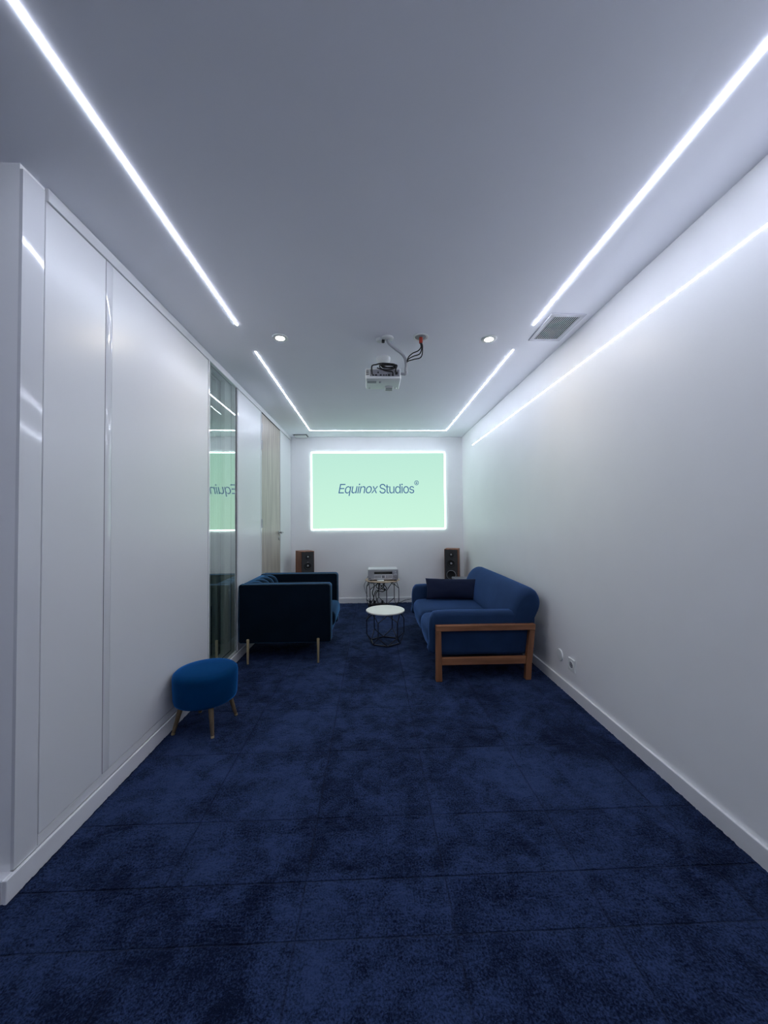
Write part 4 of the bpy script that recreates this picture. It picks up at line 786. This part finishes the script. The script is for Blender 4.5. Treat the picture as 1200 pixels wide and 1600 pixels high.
for i, bx in enumerate((0.045, 0.068, 0.091, 0.114, 0.205, 0.228, 0.251, 0.274)):
    for bz in (0.036, 0.056):
        obj('button', B(bx - 0.008, bx + 0.008, ry0 - 0.006, ry0 - 0.003, rz0 + bz - 0.005, rz0 + bz + 0.005, 0.001, 1), 'button', rc)
obj('button', B(0.140, 0.178, ry0 - 0.006, ry0 - 0.003, rz0 + 0.026, rz0 + 0.062, 0.001, 1), 'button', rc)
obj('knob', disc_lathe([(0.026, 0.0), (0.026, 0.014), (0.022, 0.018)], (0.334, ry0, rz0 + 0.060), 24, 'Y'), 'silver', rc, True, 40)
obj('knob', disc_lathe([(0.010, 0.0), (0.010, 0.010), (0.008, 0.012)], (0.334, ry0, rz0 + 0.110), 16, 'Y'), 'silver_light', rc, True, 40)
obj('power_button', B(-0.045, -0.022, ry0 - 0.005, ry0, rz0 + 0.018, rz0 + 0.030, 0.001, 1), 'button', rc)
for x in (rx0 + 0.04, rx1 - 0.04):
    for y in (ry0 + 0.03, ry1 - 0.05):
        obj('foot', disc_lathe([(0.018, 0.0), (0.02, 0.014)], (x, y, ZT), 16), 'black', rc)
rm = thing('remote_control', 'small white remote lying before the silver receiver', 'remote', (0.12, 5.24, ZT))
obj('case', B(0.070, 0.168, 5.235, 5.275, ZT, ZT + 0.020, 0.006, 3), 'white_plastic', rm, True, 40)
obj('button', B(0.080, 0.092, 5.248, 5.262, ZT + 0.020, ZT + 0.0215), 'grey_plastic', rm)

# ------------------------------------------------------------------ speakers
def speaker(x, y, rot, h, label):
    t = thing('floor_speaker', label, 'speaker', (0, 0, 0), group='walnut floor speakers')
    W, Dp = 0.205, 0.235
    cb = B(-W / 2, W / 2, -Dp / 2, Dp / 2, 0.012, h, 0.003, 2)
    obj('cabinet', cb, 'speaker_wood', t)
    yf = -Dp / 2
    obj('front_baffle', B(-W / 2 + 0.008, W / 2 - 0.008, yf - 0.008, yf + 0.001, 0.02, h - 0.010, 0.002, 1), 'baffle', t)
    obj('plinth', B(-W / 2 - 0.008, W / 2 + 0.008, -Dp / 2 - 0.012, Dp / 2 + 0.008, 0.0, 0.0115, 0.002, 1), 'black', t)
    yb = yf - 0.008
    def driver(name, z, r, dome, cap_r):
        d = obj(name, disc_lathe([(r, 0.0), (r, 0.004), (r * 0.86, 0.007), (r * 0.78, 0.003), (r * 0.34, -0.012 if not dome else 0.003), (r * 0.1, -0.012 if not dome else 0.003)], (0, yb, z), 32, 'Y'), 'cone', t, True, 50)
        if cap_r:
            z0 = 0.0025 if dome else -0.012
            obj('cap', disc_lathe([(cap_r, z0), (cap_r * 0.85, z0 + cap_r * 0.35), (cap_r * 0.5, z0 + cap_r * 0.62), (cap_r * 0.1, z0 + cap_r * 0.72)], (0, yb, z), 20, 'Y'), 'dust_cap', d, True)
    driver('tweeter', h - 0.082, 0.036, True, 0.015)
    driver('woofer', h - 0.215, 0.057, False, 0.024)
    driver('bass_port', h - 0.385, 0.067, True, 0)
    obj('port_rim', tube(bmesh.new(), [(0.067 * math.cos(R(a)), yb - 0.004, h - 0.385 + 0.067 * math.sin(R(a))) for a in range(0, 360, 12)], 0.0028, 6, True), 'grey_plastic', t, True)
    t.location = (x, y, 0)
    t.rotation_euler.z = rot
    return t
speaker(-1.010, 5.560, R(31), 0.850, 'walnut floor speaker behind the velvet armchair')
speaker(1.228, 5.600, R(-20), 0.856, 'walnut floor speaker behind the navy sofa beside the grey topped box')

lb = thing('low_cabinet', 'low charcoal box with a grey top between sofa and speaker', 'box', (1.26, 5.0, 0))
obj('body', B(1.150, 1.400, 4.90, 5.20, 0.0, 0.455, 0.004, 1), 'charcoal', lb)
obj('lid', B(1.131, 1.410, 4.885, 5.215, 0.462, 0.487, 0.004, 2), 'charcoal_top', lb)
obj('lid_gap', B(1.160, 1.390, 4.91, 5.19, 0.455, 0.462), 'dark_gap', lb)  # dark filler coloured as the shade under the lid

# ------------------------------------------------------------------ cables under the far table
ps = thing('power_strip', 'black power strip on the carpet under the far wire table', 'power strip', (0.09, 5.55, 0))
obj('case', B(-0.06, 0.25, 5.53, 5.585, 0.002, 0.046, 0.006, 2), 'black', ps)
for k in range(5):
    obj('socket', disc_lathe([(0.019, 0.0), (0.019, 0.003), (0.016, 0.003)], (-0.03 + 0.06 * k, 5.557, 0.046), 16), 'baffle', ps)
for k in (0, 1, 3):
    obj('plug', B(-0.047 + 0.06 * k, -0.013 + 0.06 * k, 5.54, 5.575, 0.049, 0.092, 0.006, 2), 'black', ps)
CG = 'black cables hanging under the far wire table'
def cable(pts, r, label, mat='black', group=None, name='cable'):
    return tag(obj(name, tube(bmesh.new(), smooth_path(pts, 7), r, 7), mat, None, True), label, 'cable', group)
cable([(0.02, 5.60, ZT + 0.05), (0.00, 5.66, ZT - 0.03), (0.03, 5.62, 0.30), (0.00, 5.60, 0.20), (0.02, 5.59, 0.12), (-0.03, 5.60, 0.03), (-0.06, 5.61, 0.01)], 0.0065, 'thick black cable looping down behind the far wire table')
cable([(0.10, 5.60, ZT + 0.06), (0.11, 5.66, ZT - 0.04), (0.06, 5.62, 0.29), (0.13, 5.62, 0.25), (0.18, 5.61, 0.31), (0.12, 5.63, 0.36), (0.10, 5.63, 0.24), (0.05, 5.62, 0.16), (0.10, 5.63, 0.01)], 0.006, 'tangled black cable knotted beneath the receiver')
cable([(0.20, 5.60, ZT + 0.05), (0.20, 5.66, ZT - 0.06), (0.17, 5.63, 0.28), (0.19, 5.64, 0.23), (0.13, 5.63, 0.27), (0.17, 5.64, 0.31), (0.215, 5.63, 0.26), (0.16, 5.62, 0.21), (0.06, 5.64, 0.22), (0.02, 5.64, 0.10), (0.04, 5.64, 0.01)], 0.006, 'bunched black cable hanging at the middle of the far table')
cable([(-0.05, 5.60, ZT + 0.05), (-0.10, 5.67, 0.36), (-0.125, 5.69, 0.28), (-0.08, 5.68, 0.14), (-0.03, 5.66, 0.05), (0.03, 5.66, 0.01)], 0.004, 'thin grey cable bowing out beside the far table', 'grey_plastic')
cable([(0.22, 5.60, 0.012), (0.36, 5.70, 0.010), (0.44, 5.74, 0.02), (0.52, 5.74, 0.052), (0.62, 5.74, 0.066), (0.72, 5.75, 0.05), (0.86, 5.76, 0.03), (1.05, 5.76, 0.05), (1.12, 5.75, 0.08)], 0.0045, 'black speaker cable running along the skirting behind the sofa')
ad = thing('power_adapter', 'pale grey adapter box hung under the far wire table', 'adapter', (0.03, 5.52, 0.36))
obj('case', B(-0.045, 0.055, 5.50, 5.56, 0.352, 0.398, 0.005, 2), 'white_plastic', ad)
obj('bracket', B(-0.03, 0.04, 5.51, 5.55, 0.398, ZT - 0.0165), 'grey_plastic', ad)

# ------------------------------------------------------------------ projector
pj = thing('projector', 'white ceiling projector with black cables piled on top', 'projector', (0.1, 2.93, H))
px0, px1, py0, py1, pz0, pz1 = -0.041, 0.236, 2.815, 3.045, 2.392, 2.478
obj('case', B(px0, px1, py0, py1, pz0, pz1, 0.012, 4), 'white_plastic', pj, True, 40)
rp_ = obj('rear_panel', B(px0 + 0.035, px1 - 0.012, py0 - 0.002, py0 + 0.004, pz0 + 0.020, pz1 - 0.012, 0.002, 1), 'grey_plastic', pj)
for k, (bx, bw_, bz, bh) in enumerate(((0.020, 0.012, 0.03, 0.010), (0.042, 0.016, 0.03, 0.010), (0.058, 0.010, 0.05, 0.012), (0.078, 0.014, 0.03, 0.010), (0.102, 0.010, 0.03, 0.010), (0.120, 0.010, 0.03, 0.010), (0.142, 0.018, 0.03, 0.014), (0.172, 0.014, 0.03, 0.014), (0.200, 0.020, 0.045, 0.024))):
    obj('port', B(bx - bw_ / 2, bx + bw_ / 2, py0 - 0.004, py0 - 0.001, pz0 + bz - bh / 2, pz0 + bz + bh / 2), 'black', rp_)
for k in range(6):
    obj('side_vent', B(px0 + 0.006, px0 + 0.028, py0 - 0.0015, py0 + 0.003, pz0 + 0.030 + k * 0.007, pz0 + 0.033 + k * 0.007), 'baffle', pj)
obj('bottom_grille', B(px0 + 0.015, px0 + 0.085, py0 + 0.045, py0 + 0.085, pz0 - 0.0015, pz0 + 0.002), 'grey_plastic', pj)
obj('foot', disc_lathe([(0.008, 0.0), (0.007, -0.008)], (px0 + 0.115, py0 + 0.06, pz0), 14), 'grey_plastic', pj)
obj('foot', disc_lathe([(0.008, 0.0), (0.007, -0.008)], (px0 + 0.03, py1 - 0.04, pz0), 14), 'white_plastic', pj)
obj('foot', disc_lathe([(0.008, 0.0), (0.007, -0.008)], (px1 - 0.03, py1 - 0.04, pz0), 14), 'white_plastic', pj)
ln = obj('lens_housing', B(0.115, 0.185, py1 - 0.075, py1 + 0.012, pz0 - 0.010, pz0 + 0.012, 0.009, 3), 'white_plastic', pj, True, 40)
obj('lens_slot', B(0.122, 0.178, py1 - 0.058, py1 - 0.040, pz0 - 0.0115, pz0 - 0.0095), 'grey_plastic', ln)
obj('lens_slot', B(0.122, 0.178, py1 - 0.025, py1 - 0.008, pz0 - 0.0115, pz0 - 0.0095), 'grey_plastic', ln)
obj('lens', disc_lathe([(0.026, 0.0), (0.026, 0.014), (0.02, 0.016)], (0.15, py1 + 0.0145, pz0 + 0.046), 24, 'Y'), 'display', pj, True, 40)
mt = obj('ceiling_mount', disc_lathe([(0.060, 0.0), (0.060, -0.010), (0.054, -0.028), (0.036, -0.040), (0.020, -0.042)], (0.104, 2.965, H), 32), 'white_plastic', pj, True, 40)
obj('mount_arm', tube(bmesh.new(), [(0.104, 2.965, H - 0.034), (0.104, 2.955, pz1 + 0.010)], 0.016, 14), 'white_plastic', mt, True, 50)
obj('mount_bracket', B(0.04, 0.17, 2.88, 3.0, pz1 - 0.001, pz1 + 0.012, 0.003, 1), 'white_plastic', mt)
cable([(0.012, py0 - 0.012, pz0 + 0.03), (0.010, py0 - 0.018, pz1 + 0.005), (0.045, py0 + 0.02, pz1 + 0.035), (0.09, py0 + 0.05, pz1 + 0.058), (0.15, py0 + 0.05, pz1 + 0.055), (0.19, py0 + 0.02, pz1 + 0.035), (0.195, py0 - 0.016, pz1 - 0.005), (0.19, py0 - 0.014, pz0 + 0.045)], 0.0055, 'black cable arched from end to end over the projector ports')
cable([(0.172, py0 - 0.010, pz0 + 0.03), (0.165, py0 - 0.022, pz0 + 0.048), (0.11, py0 - 0.012, pz0 + 0.062), (0.075, py0 - 0.006, pz1), (0.072, py0 + 0.02, pz1 + 0.03), (0.085, py0 + 0.045, pz1 + 0.050)], 0.0052, 'black cable sagging across the middle of the projector ports')
cable([(0.140, py0 + 0.055, pz1 + 0.020), (0.10, py0 + 0.050, pz1 + 0.032), (0.085, py0 + 0.055, pz1 + 0.045), (0.12, py0 + 0.060, pz1 + 0.052), (0.17, py0 + 0.055, pz1 + 0.047), (0.205, py0 + 0.05, pz1 + 0.040), (0.190, py0 + 0.05, pz1 + 0.028), (0.13, py0 + 0.052, pz1 + 0.022), (0.095, py0 + 0.050, pz1 + 0.030), (0.10, py0 + 0.055, pz1 + 0.048), (0.15, py0 + 0.058, pz1 + 0.050)], 0.0085, 'thick black cable coiled on top of the projector')
cable([(0.050, py0 - 0.006, pz1 - 0.002), (0.085, py0 - 0.014, pz1 - 0.014), (0.13, py0 - 0.014, pz1 - 0.018), (0.175, py0 - 0.008, pz1 - 0.008), (0.20, py0 + 0.02, pz1 + 0.02), (0.19, py0 + 0.045, pz1 + 0.045)], 0.0048, 'thin black cable looped under the coil on the projector')
pb_ = tag(obj('cable_plug', B(0.175, 0.206, py0 - 0.008, py0 + 0.03, pz1 + 0.001, pz1 + 0.026, 0.005, 2), 'black'), 'black plug block on the projector by the grey conduit', 'plug')

cr = thing('ceiling_rose', 'round white cable outlet on the ceiling above the projector', 'cable outlet', (0.117, 2.63, H))
obj('cover', disc_lathe([(0.044, 0.0), (0.044, -0.006), (0.036, -0.012), (0.012, -0.013)], (0.125, 2.63, H), 28), 'white_plastic', cr, True, 40)
obj('cover', disc_lathe([(0.030, 0.0), (0.030, -0.008), (0.024, -0.016), (0.010, -0.018)], (0.070, 2.655, H), 28), 'white_plastic', cr, True, 40)
obj('clip', B(0.082, 0.104, 2.632, 2.662, H - 0.026, H - 0.002, 0.004, 2), 'black', cr)
cable([(0.125, 2.63, H - 0.010), (0.135, 2.65, H - 0.030), (0.185, 2.70, H - 0.048), (0.230, 2.74, H - 0.060), (0.262, 2.77, H - 0.085), (0.273, 2.79, H - 0.125), (0.272, 2.80, H - 0.170), (0.276, 2.81, 2.450), (0.268, 2.815, 2.432), (0.252, 2.82, 2.434), (0.239, 2.825, 2.436)], 0.0110, 'thick grey conduit curving from the ceiling outlet to the projector', 'conduit')
ch = thing('cable_entry', 'open ceiling hole with a red connector above the projector', 'cable outlet', (0.362, 2.61, H))
obj('hole_rim', disc_lathe([(0.055, 0.0), (0.055, -0.004), (0.047, -0.006), (0.044, -0.002), (0.01, -0.0015)], (0.365, 2.615, H), 28), 'white_plastic', ch, True, 40)
obj('hole', disc_lathe([(0.040, -0.002), (0.040, -0.003)], (0.362, 2.612, H), 24), 'grey_plastic', ch)
obj('connector', B(0.353, 0.377, 2.605, 2.628, H - 0.045, H - 0.003, 0.004, 2), 'red_plug', ch)
for k, (dx, sag) in enumerate(((0.0, 0.0), (0.006, 0.022), (0.011, 0.045))):
    cable([(0.360 + dx * .8, 2.617, H - 0.040), (0.368 + dx, 2.63, H - 0.065), (0.352 + dx * 2, 2.67, H - 0.075 - sag), (0.315 + dx, 2.72, H - 0.072 - sag), (0.288, 2.76, H - 0.085 - sag * 0.6), (0.279, 2.785, H - 0.112)], 0.0042,
          ('topmost of three black cables from the ceiling hole to the grey conduit', 'middle of three black cables from the ceiling hole to the grey conduit', 'lowest sagging black cable from the ceiling hole to the grey conduit')[k], group='black cables from the ceiling hole')
